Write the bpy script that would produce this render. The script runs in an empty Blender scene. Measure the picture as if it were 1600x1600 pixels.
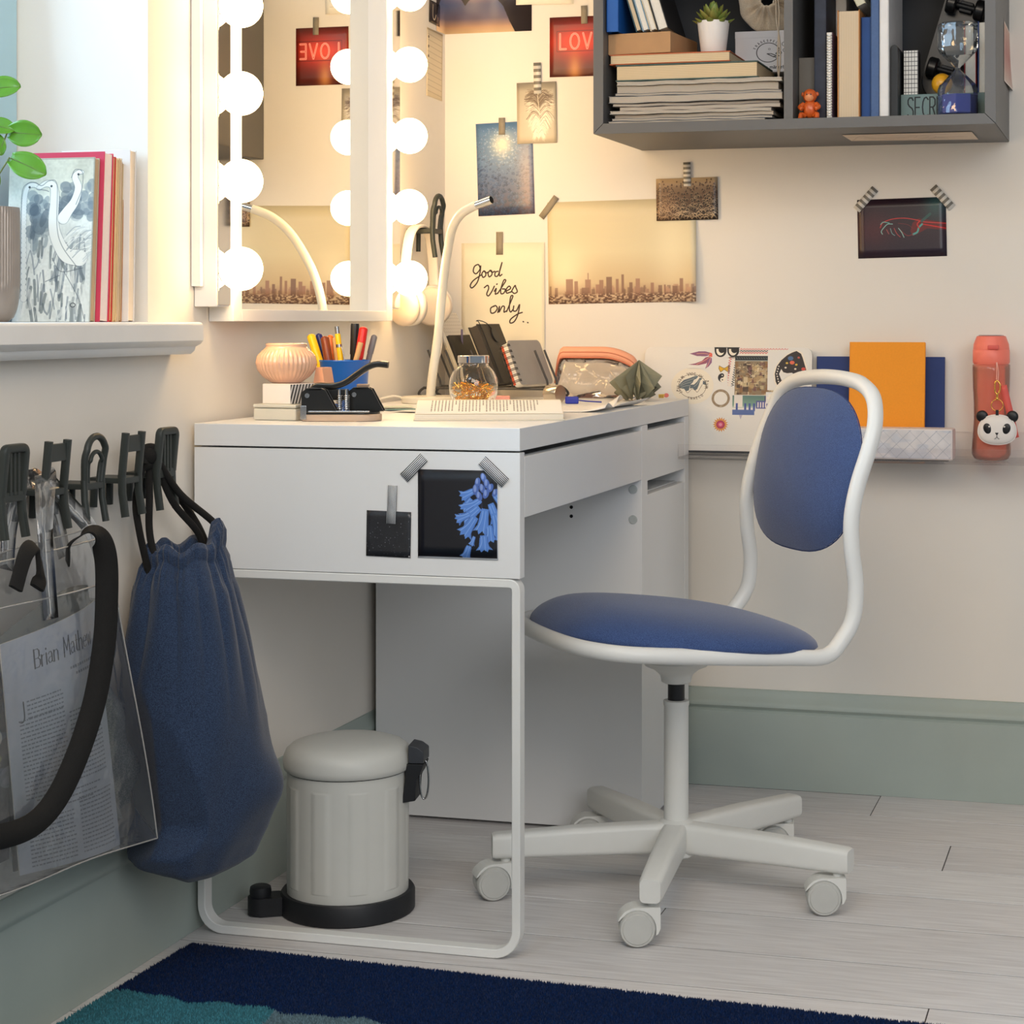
import bpy, bmesh, math, random
import numpy as np
from mathutils import Vector, Matrix
sin, cos, pi, R = math.sin, math.cos, math.pi, math.radians
rnd = random.Random(7)
sc = bpy.context.scene
COL = sc.collection

# ------------------------------------------------------------------ camera
cam_d = bpy.data.cameras.new('camera'); cam = bpy.data.objects.new('camera', cam_d); COL.objects.link(cam)
cam.location = (1.34116, -2.57768, 0.90291)
cam.rotation_euler = (R(90), 0, R(15.03))
cam_d.sensor_width = 36; cam_d.lens = 3007.07/1600*36
cam_d.shift_x = (800-972.26)/1600; cam_d.shift_y = (499.36-800)/1600
cam_d.clip_start = 0.05
sc.camera = cam
sc.view_settings.view_transform = 'Standard'; sc.view_settings.look = 'None'
sc.view_settings.exposure = 0.0; sc.view_settings.gamma = 1.0
sc.view_settings.use_curve_mapping = False

# ------------------------------------------------------------------ world, daylight and added fill lights
w = bpy.data.worlds.new('sky'); sc.world = w; w.use_nodes = True
bg = w.node_tree.nodes['Background']; bg.inputs[0].default_value = (0.80, 0.90, 1.0, 1); bg.inputs[1].default_value = 0.26
def area(name, loc, target, sx, sy, power, col):
    d = bpy.data.lights.new(name, 'AREA'); d.shape = 'RECTANGLE'; d.size = sx; d.size_y = sy; d.energy = power; d.color = col
    o = bpy.data.objects.new(name, d); COL.objects.link(o); o.location = loc
    o.rotation_euler = (Vector(target)-Vector(loc)).to_track_quat('-Z', 'Y').to_euler(); return o
area('window_daylight', (-0.75, -0.75, 1.75), (0.6, -0.3, 0.9), 1.3, 1.3, 72, (0.58, 0.80, 1.0))
area('room_daylight', (2.6, -3.0, 1.9), (0.7, 0.6, 0.7), 1.6, 1.6, 42, (0.96, 0.97, 1.0))
area('cool_top_fill', (0.0, -1.7, 2.44), (0.35, 0.0, 0.7), 1.0, 0.9, 24, (0.70, 0.86, 1.0))  # added cool fill from above for the desk end; the ceiling has no window

area('warm_fill', (0.95, -1.75, 1.85), (1.2, 1.05, 1.0), 0.7, 0.7, 13, (1.0, 0.82, 0.62))  # added warm fill to brighten the back wall; no such lamp in the room

# ------------------------------------------------------------------ helpers
def srgb(c):
    if isinstance(c, str): c = [int(c[i:i+2], 16)/255 for i in (0, 2, 4)]
    return tuple((x/12.92 if x <= .04045 else ((x+.055)/1.055)**2.4) for x in c)
MATS = {}
def mat(name, col, rough=.5, metal=0., var=.04, vs=30, bump=0., bs=200, stretch=(1,1,1), trans=0., ior=1.45, coat=0., sheen=0., emit=None, es=0., alpha=1., col2=None, spec=.5, sss=0.):
    if name in MATS: return MATS[name]
    m = bpy.data.materials.new(name); m.use_nodes = True; nt = m.node_tree; N = nt.nodes; L = nt.links
    b = N['Principled BSDF']; c = srgb(col)
    b.inputs['Roughness'].default_value = rough; b.inputs['Metallic'].default_value = metal
    b.inputs['Transmission Weight'].default_value = trans; b.inputs['IOR'].default_value = ior
    b.inputs['Coat Weight'].default_value = coat; b.inputs['Sheen Weight'].default_value = sheen
    b.inputs['Alpha'].default_value = alpha; b.inputs['Specular IOR Level'].default_value = spec
    if sss: b.inputs['Subsurface Weight'].default_value = sss; b.inputs['Subsurface Radius'].default_value = (.01,.008,.006)
    if emit is not None:
        b.inputs['Emission Color'].default_value = (*srgb(emit), 1); b.inputs['Emission Strength'].default_value = es
    tc = N.new('ShaderNodeTexCoord'); mp = N.new('ShaderNodeMapping'); mp.inputs['Scale'].default_value = stretch
    L.new(tc.outputs['Object'], mp.inputs[0])
    no = N.new('ShaderNodeTexNoise'); no.inputs['Scale'].default_value = vs; no.inputs['Detail'].default_value = 4
    L.new(mp.outputs[0], no.inputs[0])
    ra = N.new('ShaderNodeMapRange'); ra.inputs[1].default_value = .3; ra.inputs[2].default_value = .7
    L.new(no.outputs[0], ra.inputs[0])
    mx = N.new('ShaderNodeMix'); mx.data_type = 'RGBA'
    L.new(ra.outputs[0], mx.inputs[0])
    lo = srgb(col2) if col2 else tuple(max(0, x*(1-var)) for x in c); hi = c if col2 else tuple(min(1, x*(1+var)) for x in c)
    mx.inputs[6].default_value = (*lo, 1); mx.inputs[7].default_value = (*hi, 1)
    L.new(mx.outputs[2], b.inputs['Base Color'])
    if bump:
        n2 = N.new('ShaderNodeTexNoise'); n2.inputs['Scale'].default_value = bs; n2.inputs['Detail'].default_value = 3
        L.new(mp.outputs[0], n2.inputs[0]); bp = N.new('ShaderNodeBump'); bp.inputs['Strength'].default_value = bump; bp.inputs['Distance'].default_value = .002
        L.new(n2.outputs[0], bp.inputs['Height']); L.new(bp.outputs[0], b.inputs['Normal'])
    MATS[name] = m; return m

def weave(name, col, col2, scale=900, bump=.25, rough=.9, sheen=.3, vs=35):
    """two-tone woven cloth: fine crossed threads plus soft mottling"""
    m = mat(name, col, rough, var=.08, vs=vs, sheen=sheen, col2=None); nt = m.node_tree; N = nt.nodes; L = nt.links
    b = N['Principled BSDF']; old = b.inputs['Base Color'].links[0].from_socket
    tc = N.new('ShaderNodeTexCoord'); n = N.new('ShaderNodeTexNoise'); n.inputs['Scale'].default_value = scale; n.inputs['Detail'].default_value = 1
    L.new(tc.outputs['Object'], n.inputs[0]); r = N.new('ShaderNodeMapRange'); r.inputs[1].default_value = .4; r.inputs[2].default_value = .62
    L.new(n.outputs[0], r.inputs[0]); mx = N.new('ShaderNodeMix'); mx.data_type = 'RGBA'
    L.new(r.outputs[0], mx.inputs[0]); L.new(old, mx.inputs[6]); mx.inputs[7].default_value = (*srgb(col2), 1)
    L.new(mx.outputs[2], b.inputs['Base Color'])
    bp = N.new('ShaderNodeBump'); bp.inputs['Strength'].default_value = bump; bp.inputs['Distance'].default_value = .001
    L.new(n.outputs[0], bp.inputs['Height']); L.new(bp.outputs[0], b.inputs['Normal']); return m

def thin(name, tint, gloss_rough=.05, haze=.06, spec=.5, hcol=(.8,.82,.85), bst=.5):
    """thin clear plastic film: mostly see-through, with a glossy coat and slight haze"""
    m = bpy.data.materials.new(name); m.use_nodes = True; nt = m.node_tree; N = nt.nodes; L = nt.links
    out = N['Material Output']; N.remove(N['Principled BSDF'])
    t = N.new('ShaderNodeBsdfTransparent'); t.inputs[0].default_value = (*srgb(tint), 1)
    d = N.new('ShaderNodeBsdfDiffuse'); d.inputs[0].default_value = (*hcol, 1)
    g = N.new('ShaderNodeBsdfGlossy'); g.inputs['Roughness'].default_value = gloss_rough
    tc = N.new('ShaderNodeTexCoord'); no = N.new('ShaderNodeTexNoise'); no.inputs['Scale'].default_value = 14; no.inputs['Detail'].default_value = 3
    L.new(tc.outputs['Object'], no.inputs[0]); bp = N.new('ShaderNodeBump'); bp.inputs['Strength'].default_value = bst; bp.inputs['Distance'].default_value = .01
    L.new(no.outputs[0], bp.inputs['Height']); L.new(bp.outputs[0], g.inputs['Normal'])
    a = N.new('ShaderNodeMixShader'); a.inputs[0].default_value = haze; L.new(t.outputs[0], a.inputs[1]); L.new(d.outputs[0], a.inputs[2])
    f = N.new('ShaderNodeFresnel'); f.inputs[0].default_value = 1.35; L.new(bp.outputs[0], f.inputs['Normal'])
    k = N.new('ShaderNodeMath'); k.operation = 'MULTIPLY'; k.inputs[1].default_value = spec*2; L.new(f.outputs[0], k.inputs[0])
    e = N.new('ShaderNodeMixShader'); L.new(k.outputs[0], e.inputs[0]); L.new(a.outputs[0], e.inputs[1]); L.new(g.outputs[0], e.inputs[2])
    L.new(e.outputs[0], out.inputs[0]); MATS[name] = m; return m

class B:
    """collects shapes in one bmesh; build() links them as one mesh object"""
    def __init__(s): s.bm = bmesh.new(); s.uv = None; s.wn = s.tb = False
    def add(s, bm2, M=None):
        if M is not None: bm2.transform(M)
        me = bpy.data.meshes.new('t'); bm2.to_mesh(me); bm2.free(); s.bm.from_mesh(me); bpy.data.meshes.remove(me); return s
    def box(s, a, b, bev=.001, seg=2, M=None):
        b2 = bmesh.new(); bmesh.ops.create_cube(b2, size=1)
        d = [b[i]-a[i] for i in range(3)]; c = [(a[i]+b[i])/2 for i in range(3)]
        b2.transform(Matrix.Translation(c) @ Matrix.Diagonal((*d, 1)))
        bev = min(bev, min(abs(x) for x in d)*.45)
        s.wn = True
        if bev > 0: bmesh.ops.bevel(b2, geom=list(b2.edges), offset=bev, segments=seg, affect='EDGES', profile=.5)
        return s.add(b2, M)
    def faces(s, vs, fs, M=None):
        vv = [s.bm.verts.new(M @ Vector(v) if M is not None else v) for v in vs]
        for f in fs:
            try: s.bm.faces.new([vv[i] for i in f])
            except ValueError: pass
        return s
    def grid(s, fn, nu, nv, cu=False, cv=False, M=None, capu=False):
        vs = [fn(i/(nu if cu else nu-1), j/(nv if cv else nv-1)) for i in range(nu) for j in range(nv)]
        fs = []
        for i in range(nu if cu else nu-1):
            for j in range(nv if cv else nv-1):
                a, b2 = i, (i+1) % nu; c, d = j, (j+1) % nv
                fs.append((a*nv+c, b2*nv+c, b2*nv+d, a*nv+d))
        if capu: fs += [tuple(range(nv))[::-1], tuple((nu-1)*nv+j for j in range(nv))]
        return s.faces(vs, fs, M)
    def lathe(s, prof, n=32, M=None, cap=True):
        vs, fs = [], []
        for r, z in prof:
            for k in range(n): a = 2*pi*k/n; vs.append((r*cos(a), r*sin(a), z))
        for i in range(len(prof)-1):
            for k in range(n): q = (k+1) % n; fs.append((i*n+k, i*n+q, (i+1)*n+q, (i+1)*n+k))
        if cap: fs += [tuple(range(n))[::-1], tuple((len(prof)-1)*n+k for k in range(n))]
        return s.faces(vs, fs, M)
    def cyl(s, p, q, r, r2=None, n=20):
        p, q = Vector(p), Vector(q); d = q-p; M = Matrix.Translation(p) @ d.to_track_quat('Z', 'Y').to_matrix().to_4x4()
        return s.lathe([(r, 0), (r2 if r2 is not None else r, d.length)], n, M)
    def tube(s, pts, r, n=10, closed=False, sec=None, up=None):
        """sweep: round of radius r (number or list), or the 2-D section sec; up fixes the section's second axis"""
        if not sec: s.tb = True
        P = [Vector(p) for p in pts]; m = len(P); rr = r if isinstance(r, (list, tuple)) else [r]*m
        T = []
        for i in range(m):
            a = P[(i-1) % m] if closed or i > 0 else P[i]; b = P[(i+1) % m] if closed or i < m-1 else P[i]
            t = (b-a); T.append(t.normalized() if t.length > 1e-9 else Vector((0,0,1)))
        u = Vector(up) if up else (Vector((0,0,1)) if abs(T[0].z) < .9 else Vector((1,0,0)))
        rings = []; sec = sec or [(cos(2*pi*k/n), sin(2*pi*k/n)) for k in range(n)]
        for i in range(m):
            if up: u = Vector(up)
            x = u.cross(T[i])
            if x.length < 1e-6: x = T[i].orthogonal()
            x.normalize(); y = T[i].cross(x); u = y
            rings.append([P[i]+x*(a*rr[i])+y*(b*rr[i]) for a, b in sec])
        k = len(sec); vs = [v for g in rings for v in g]; fs = []
        for i in range(m if closed else m-1):
            j = (i+1) % m
            for a in range(k): b = (a+1) % k; fs.append((i*k+a, i*k+b, j*k+b, j*k+a))
        if not closed: fs += [tuple(range(k))[::-1], tuple((m-1)*k+a for a in range(k))]
        return s.faces(vs, fs)
    def prism(s, poly, z0, z1, M=None, bev=0):
        b2 = bmesh.new(); n = len(poly)
        lo = [b2.verts.new((x, y, z0)) for x, y in poly]; hi = [b2.verts.new((x, y, z1)) for x, y in poly]
        b2.faces.new(lo[::-1]); b2.faces.new(hi)
        for i in range(n): j = (i+1) % n; b2.faces.new((lo[i], lo[j], hi[j], hi[i]))
        s.wn = True
        if bev: bmesh.ops.bevel(b2, geom=[e for e in b2.edges], offset=bev, segments=2, affect='EDGES', profile=.5)
        return s.add(b2, M)
    def ball(s, c, r, n=24, sx=1, sy=1, sz=1, M=None):
        b2 = bmesh.new(); bmesh.ops.create_uvsphere(b2, u_segments=n, v_segments=max(6, n*2//3), radius=r)
        T = Matrix.Translation(c) @ Matrix.Diagonal((sx, sy, sz, 1))
        return s.add(b2, (M @ T) if M is not None else T)
    def sheet(s, P, nu=2, nv=2, uvflip=False):
        """open surface P(u,v) with UVs 0..1 (u right, v up)"""
        if s.uv is None: s.uv = s.bm.loops.layers.uv.new('UVMap')
        V = [[s.bm.verts.new(P(i/(nu-1), j/(nv-1))) for j in range(nv)] for i in range(nu)]
        for i in range(nu-1):
            for j in range(nv-1):
                idx = ((i, j), (i+1, j), (i+1, j+1), (i, j+1))
                f = s.bm.faces.new([V[a][b] for a, b in idx])
                for lp, (a, b) in zip(f.loops, idx): lp[s.uv].uv = (a/(nu-1), b/(nv-1))
        return s
    def build(s, name, m, parent=None, label=None, ang=35, fixn=True, M=None, thick=0, org=None):
        if fixn: bmesh.ops.recalc_face_normals(s.bm, faces=list(s.bm.faces))
        if M is not None: s.bm.transform(M)
        loc = Vector((0,0,0))
        if org is not None: s.bm.transform(Matrix.Translation(-Vector(org))); loc = Vector(org)
        me = bpy.data.meshes.new(name); s.bm.to_mesh(me); s.bm.free()
        for k in (m if isinstance(m, (list, tuple)) else [m]): me.materials.append(k)
        if len(me.polygons): me.shade_smooth(); me.set_sharp_from_angle(angle=R(max(ang, 62) if s.tb else ang))
        o = bpy.data.objects.new(name, me); COL.objects.link(o)
        o.location = loc
        if parent is not None: o.parent = parent
        if label: o['label'] = label
        if s.wn:
            md = o.modifiers.new('flat_faces', 'WEIGHTED_NORMAL'); md.keep_sharp = True; md.weight = 100
        if thick:
            md = o.modifiers.new('thickness', 'SOLIDIFY'); md.thickness = thick; md.offset = 0
        return o

def tag(o, label, cat, group=None, kind=None):
    if label: o['label'] = label
    if cat: o['category'] = cat
    if group: o['group'] = group
    if kind: o['kind'] = kind
    return o
def thing(name, label, cat, loc=(0,0,0), rz=0, group=None, rot=None):
    o = bpy.data.objects.new(name, None); COL.objects.link(o); o.empty_display_size = .02
    o.location = loc; o.rotation_euler = rot if rot else (0, 0, rz); return tag(o, label, cat, group)
def struct(o): o['kind'] = 'structure'; return o
def copy_thing(o, label=None, **kw):
    c = o.copy(); COL.objects.link(c)
    for ch in list(o.children):
        d = ch.copy(); COL.objects.link(d); d.parent = c
        for g in ch.children: e = g.copy(); COL.objects.link(e); e.parent = d
    if label: c['label'] = label
    return c
def smooth(pts, k=8, closed=False):
    """Catmull-Rom through pts"""
    P = [Vector(p) for p in pts]; n = len(P); out = []
    for i in range(n if closed else n-1):
        p0 = P[(i-1) % n] if closed or i > 0 else P[0]*2-P[1]
        p1, p2 = P[i], P[(i+1) % n]
        p3 = P[(i+2) % n] if closed or i < n-2 else P[-1]*2-P[-2]
        for j in range(k):
            t = j/k; out.append(.5*((2*p1)+(p2-p0)*t+(2*p0-5*p1+4*p2-p3)*t*t+(3*p1-p0-3*p2+p3)*t**3))
    if not closed: out.append(P[-1])
    return out
def rrect(w, h, r, n=6, cx=0, cy=0):
    out = []
    for sx, sy, a0 in ((1,1,0), (-1,1,90), (-1,-1,180), (1,-1,270)):
        for k in range(n+1): a = R(a0+90*k/n); out.append((cx+sx*(w/2-r)+r*cos(a), cy+sy*(h/2-r)+r*sin(a)))
    return out
def T(*a): return Matrix.Translation(a if len(a) == 3 else a[0])
def RZ(d): return Matrix.Rotation(R(d), 4, 'Z')
def RX(d): return Matrix.Rotation(R(d), 4, 'X')
def RY(d): return Matrix.Rotation(R(d), 4, 'Y')
WL, WB = -.016, 1.093           # inner faces of the left and the back wall

# common materials
M_wall = mat('wall_paint', (.915,.89,.85), .85, var=.012, vs=6, bump=.04, bs=120)
M_white = mat('white_foil', (.90,.90,.895), .42, var=.008, vs=8)
M_wmetal = mat('white_lacquered_steel', (.90,.90,.885), .38, var=.01, vs=10)
M_trim = mat('grey_green_paint', (.66,.70,.67), .5, var=.03, vs=9, bump=.03, bs=60)
M_chrome = mat('chrome', (.88,.88,.88), .06, 1., var=.01)
M_steel = mat('steel', (.7,.7,.7), .25, 1., var=.03)
M_black = mat('black_plastic', (.105,.11,.125), .5, var=.05)
M_dark = mat('dark_gap', (.05,.05,.05), .8)
M_paper = mat('paper', (.93,.91,.87), .85, var=.02, vs=50)
M_gold = mat('gold_metal', (.95,.75,.38), .22, 1., var=.03)

# ------------------------------------------------------------------ room
b = B()
b.box((-.28, -.117, 0), (WL, 1.35, 2.5), 0)            # right of the window
b.box((-.28, -1.3, 0), (WL, -.117, .866), 0)           # under the window
b.box((-.28, -1.3, 2.05), (WL, -.117, 2.5), 0)
b.box((-.28, -2.6, 0), (WL, -1.3, 2.5), 0)
struct(b.build('wall_left', M_wall))
b = B(); b.box((WL, WB, 0), (2.6, 1.35, 2.5), 0); struct(b.build('wall_back', M_wall))
b = B(); b.box((-.28, -2.6, 2.5), (2.6, 1.35, 2.62), 0); struct(b.build('ceiling', M_wall))

# window frame, glass, sill
M_winf = mat('blue_grey_window_paint', (.70,.83,.87), .45, var=.03, vs=12)
b = B()
b.box((-.262, -.165, .895), (-.224, -.118, 2.045), .003); b.box((-.262, -1.298, .895), (-.224, -1.25, 2.045), .003)
b.box((-.262, -1.25, .895), (-.224, -.165, .94), .003); b.box((-.262, -1.25, 2.0), (-.224, -.165, 2.045), .003)
b.box((-.262, -.73, .94), (-.224, -.69, 2.0), .003)
win = struct(b.build('window_1', M_winf))
M_glass = mat('glass', (1,1,1), .0, trans=1., ior=1.45, var=0)
M_pane = thin('window_glass', 'F4FAFF', .02, .0)
for ya, yb in ((-1.25, -.73), (-.69, -.165)):
    b = B(); b.box((-.245, ya, .94), (-.241, yb, 2.0), 0); b.build('pane', M_pane, win)
M_sill = mat('white_gloss_paint', (.91,.905,.89), .35, var=.02, vs=15, bump=.05, bs=80)
XS = .035
prof = [(-.24,.866),(XS-.048,.866),(XS-.048,.853),(XS-.020,.853),(XS-.014,.858),(XS-.012,.864),(XS-.004,.868),(XS,.873),(XS,.894),(XS-.003,.8985),(XS-.008,.8995),(-.24,.8995)]
b = B(); b.prism([(x, z) for x, z in prof], -1.40, -.048, M=Matrix(((1,0,0,0),(0,0,-1,0),(0,1,0,0),(0,0,0,1))) @ Matrix.Diagonal((1,1,-1,1)), bev=0)
bm_cut = [v for v in b.bm.verts if v.co.x < WL-.001]
struct(b.build('trim_1', M_sill))

# floor: whitewashed boards, each its own piece
fl = bpy.data.objects.new('floor', None); COL.objects.link(fl); fl['kind'] = 'structure'
b = B(); b.box((-.03, -2.6, -.06), (2.6, WB, -.0015), 0); b.build('subfloor', mat('joint_dirt', (.27,.25,.24), .95), fl)
M_plank = []
for k, (c1, c2) in enumerate((((.865,.855,.85),(.79,.775,.77)), ((.885,.88,.875),(.81,.80,.795)), ((.85,.84,.835),(.77,.755,.75)))):
    m = mat('whitewashed_board_%d' % k, c1, .55, vs=9, stretch=(1,14,14), col2=c2, bump=.12, bs=30)
    nt = m.node_tree; N = nt.nodes; L = nt.links; bs = N['Principled BSDF']; old = bs.inputs['Base Color'].links[0].from_socket
    tc = N.new('ShaderNodeTexCoord'); mp = N.new('ShaderNodeMapping'); mp.inputs['Scale'].default_value = (3, 90, 90); L.new(tc.outputs['Object'], mp.inputs[0])
    n = N.new('ShaderNodeTexNoise'); n.inputs['Scale'].default_value = 3; n.inputs['Detail'].default_value = 5; L.new(mp.outputs[0], n.inputs[0])
    r = N.new('ShaderNodeMapRange'); r.inputs[1].default_value = .58; r.inputs[2].default_value = .75; r.inputs[4].default_value = .38; L.new(n.outputs[0], r.inputs[0])
    mx = N.new('ShaderNodeMix'); mx.data_type = 'RGBA'; L.new(r.outputs[0], mx.inputs[0]); L.new(old, mx.inputs[6]); mx.inputs[7].default_value = (*srgb((.66,.63,.61)), 1)
    L.new(mx.outputs[2], bs.inputs['Base Color']); M_plank.append(m)
seams = [1.075, .925, .76, .605, .45, .295, .12, -.035, -.18]
while seams[-1] > -2.55: seams.append(seams[-1]-.155)
for i in range(len(seams)-1):
    y1, y0 = seams[i], seams[i+1]
    xs = [-.028, .35+rnd.random()*1.6 if i not in (3, 4) else 1.75, 2.6]
    if i == 6: xs[1] = .02+1.2
    for x0, x1 in zip(xs, xs[1:]):
        dz = rnd.uniform(-.0006, 0)
        b = B(); b.box((x0+.0009, y0+.0018, -.02+dz), (x1-.0009, y1-.0018, dz), .0005, 1)
        b.build('plank', M_plank[rnd.randrange(3)], fl, org=((x0+x1)/2+rnd.random(), (y0+y1)/2, 0))

# skirting boards with a moulded top
def skirt(name, f, L0, L1, k=1.):
    prof = [(d*k, z) for d, z in [(0,0),(.020,0),(.020,.145),(.015,.149),(.017,.152),(.022,.156),(.022,.160),(.019,.166),(.011,.171),(.009,.176),(.006,.181),(.005,.186),(0,.187)]]
    b = B(); vs = [f(d, L0, z) for d, z in prof]+[f(d, L1, z) for d, z in prof]; n = len(prof)
    b.faces(vs, [(i, (i+1) % n, n+(i+1) % n, n+i) for i in range(n)]+[tuple(range(n))[::-1], tuple(range(n, 2*n))])
    return struct(b.build(name, M_trim, ang=50))
skirt('baseboard_left', lambda d, l, z: (WL+d, l, z), -2.55, 1.092, .45)
skirt('baseboard_back', lambda d, l, z: (l, WB-d, z), -.0055, 2.6)

# ------------------------------------------------------------------ desk
dk = thing('desk', 'white desk with a steel frame end and a drawer cabinet, along the left wall', 'desk', (.25, .525, 0))
def part(b, name, m, t, label=None, **k):
    c = t.location.copy()
    if t.parent: c += t.parent.location
    return b.build(name, m, t, label, M=T(*[-q for q in c]), **k)
b = B(); b.box((-.005, 0, .7175), (.5, 1.05, .75), .0012); part(b, 'tabletop', M_white, dk)
b = B(); b.box((-.005, .0004, .5375), (.5, .0215, .7150), .001); part(b, 'end_panel', M_white, dk)
b = B(); b.box((-.004, .0215, .6), (.014, .69, .7170), .001); part(b, 'back_rail', M_white, dk)
b = B(); P = []
for (cx, cz, a0, r) in ((.4935-.010, .5305-.010, 0, .010), (.0065+.010, .5305-.010, 90, .010), (.0065+.034, .0065+.034, 180, .034), (.4935-.034, .0065+.034, 270, .034)):
    for k in range(9): a = R(a0+90*k/8); P.append((cx+r*cos(a), .0115, cz+r*sin(a)))
b.tube(P, 1, closed=True, sec=[(x, y) for x, y in rrect(.0225, .0125, .0012, 1)], up=None)
part(b, 'steel_frame', M_wmetal, dk)
b = B(); b.box((.482, .0225, .622), (.5, .687, .7085), .0012); b.box((.03, .04, .635), (.482, .67, .640), .0005); b.box((.03,.04,.64), (.482,.052,.69), .0005); b.box((.03,.658,.64), (.482,.67,.69), .0005)
part(b, 'drawer', M_white, dk, 'wide shallow drawer front')
# cabinet carcass
b = B(); b.box((0, .688, .006), (.5, .7285, .717), .0008)
side = part(b, 'cabinet_side', M_white, dk)
for z in (.571, .555):
    b = B(); b.cyl((.371, .6884, z), (.371, .6872, z), .0031, n=14); part(b, 'screw_hole', M_dark, side, 'black screw hole', ) 
for z in (.605, .552):
    b = B(); b.cyl((.484, .6884, z), (.484, .686, z), .008, .0072, n=20); part(b, 'cap', mat('clear_cap', (.72,.74,.73), .3), side)
b = B(); b.box((0, 1.018, .006), (.5, 1.05, .717), .0008); part(b, 'cabinet_side', M_white, dk)
b = B(); b.box((0, .7285, .03), (.012, 1.018, .717), 0); part(b, 'cabinet_back', M_white, dk)
b = B(); b.box((.012, .7285, .585), (.482, 1.018, .594), .0005); part(b, 'shelf_board', M_white, dk)
b = B(); b.box((.012, .7285, .03), (.48, 1.018, .045), .0005); part(b, 'bottom_board', M_white, dk)
b = B(); b.box((.482, .7297, .617), (.4995, 1.0172, .7065), .001); b.box((.05,.735,.622), (.482,1.012,.628), 0); part(b, 'drawer', M_white, dk, 'narrow drawer front above the open slot')
b = B(); b.box((.482, .7297, .012), (.4995, 1.0172, .5925), .001); part(b, 'cabinet_door', M_white, dk)

# ------------------------------------------------------------------ swivel chair
M_seat = weave('blue_woven_upholstery', (.135,.215,.405), (.28,.38,.57), 1500, .2, .88, .28)
ch = thing('swivel_chair', 'white swivel chair with blue upholstered seat and back, pulled out beside the desk', 'chair', (.632, .394, 0), R(216.8))
# local frame: x forward, y to the sitter's left; the far side from the camera is -y
TL = R(-4.5)
def seatM(): return T(0, 0, .4) @ Matrix.Rotation(TL, 4, 'Y')
SM = seatM()
def sup(a, n): return math.copysign(abs(a)**(2/n), a)
def seat_outline(t, k=1.0):
    a = 2*pi*t; x, y = sup(cos(a), 2.6), sup(sin(a), 2.7)
    return (.012+.215*x*k, (.215-.018*(x-.0)*(1))*y*k)
b = B()
def seatf(u, v):
    # v: 0 bottom centre .. 1 top centre
    if v < .25: k = .5+.5*v/.25; h = 0
    else:
        th = (v-.25)/.75*pi/2; k = max(cos(th), 0)**.62; h = sin(th)**.86
    x, y = seat_outline(u, max(k, .001)); xe = seat_outline(u, 1)[0]
    H = .0465+.055*max(-.2, x)+(-.014*max(0, (x-.13)/.09)**2)
    return (x, y, .006+H*h)
b.grid(seatf, 56, 26, cu=True, M=SM); b.build('seat', M_seat, ch, ang=80)
b = B(); b.prism([seat_outline(i/40, .93) for i in range(40)], .0, .014, M=SM, bev=.003); b.build('seat_shell', M_wmetal, ch)
# one bent tube: round the seat, up both sides and over the back
rt = .0125
side_pts = []
def S3(x, y, z): return tuple(SM @ Vector((x, y, z)))
left = [S3(.228,0,.0), S3(.222,.10,.0), S3(.195,.165,.0), S3(.14,.198,.0), S3(.0,.205,.0), S3(-.10,.198,.0), S3(-.165,.192,.002)]
left += [(-.195,.190,.413),(-.215,.188,.446),(-.220,.187,.495),(-.213,.187,.55),(-.213,.187,.60),(-.224,.187,.65),(-.242,.187,.70),(-.257,.181,.742),(-.266,.160,.780),(-.271,.115,.800),(-.274,.06,.807),(-.274,0,.809)]
loop = left+[(x, -y, z) for x, y, z in left[-2:0:-1]]
b = B(); b.tube(smooth(loop, 5, True), rt, 12, closed=True); b.build('tube_frame', M_wmetal, ch, ang=60)
# back cushion
b = B()
BM = T(-.234, 0, .660) @ Matrix.Rotation(R(-9), 4, 'Y')
def padf(u, v):
    a = 2*pi*u; y0, z0 = sup(cos(a), 2.75), sup(sin(a), 2.45)
    hw = .1815-.004*z0; 
    if v < .5:
        q = v/.5; k = 1-(1-q)**2.2; x = .030*(q**.0)*(1-k**3)+.010+.012*k**0
        kk = k; xx = .044-.030*kk**2.6
    else:
        q = (v-.5)/.5; kk = 1-q**2.2; xx = .014-.022*(1-kk**3)
    xx += -.22*(z0*kk*.135)**2 - .5*(y0*kk*.17)**2*.6
    return (xx, hw*y0*kk, .132*z0*kk)
b.grid(padf, 56, 24, cu=True, M=BM); back = b.build('backrest', M_seat, ch, ang=80)
b = B(); b.tube([tuple(BM @ Vector((padf(i/60, .5)[0]-.001, padf(i/60, .5)[1]*1.003, padf(i/60, .5)[2]*1.003))) for i in range(60)], .0010, 6, closed=True)
b.build('seam', mat('dark_blue_thread', (.13,.21,.40), .9), back)
M_cbase = mat('white_grey_plastic', (.86,.86,.84), .42, var=.01)
b = B(); b.lathe([(.054,.388),(.055,.362),(.050,.355),(.038,.350),(.030,.344),(.0255,.339),(.0235,.329),(.020,.327)], 32); b.build('seat_mount', M_cbase, ch)
b = B(); b.cyl((0,0,.28), (0,0,.35), .0135, n=24); b.build('gas_lift', mat('black_lift', (.13,.13,.135), .35), ch)
b = B(); b.lathe([(.018,.10),(.0195,.102),(.0195,.290),(.0205,.292),(.0205,.299),(.017,.300)], 28); b.build('column', M_cbase, ch)
b = B(); b.lathe([(.024,.052),(.030,.056),(.030,.095),(.027,.108),(.019,.112)], 28); b.build('hub', M_cbase, ch)
M_cwheel = mat('grey_caster', (.74,.74,.72), .45)
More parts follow.
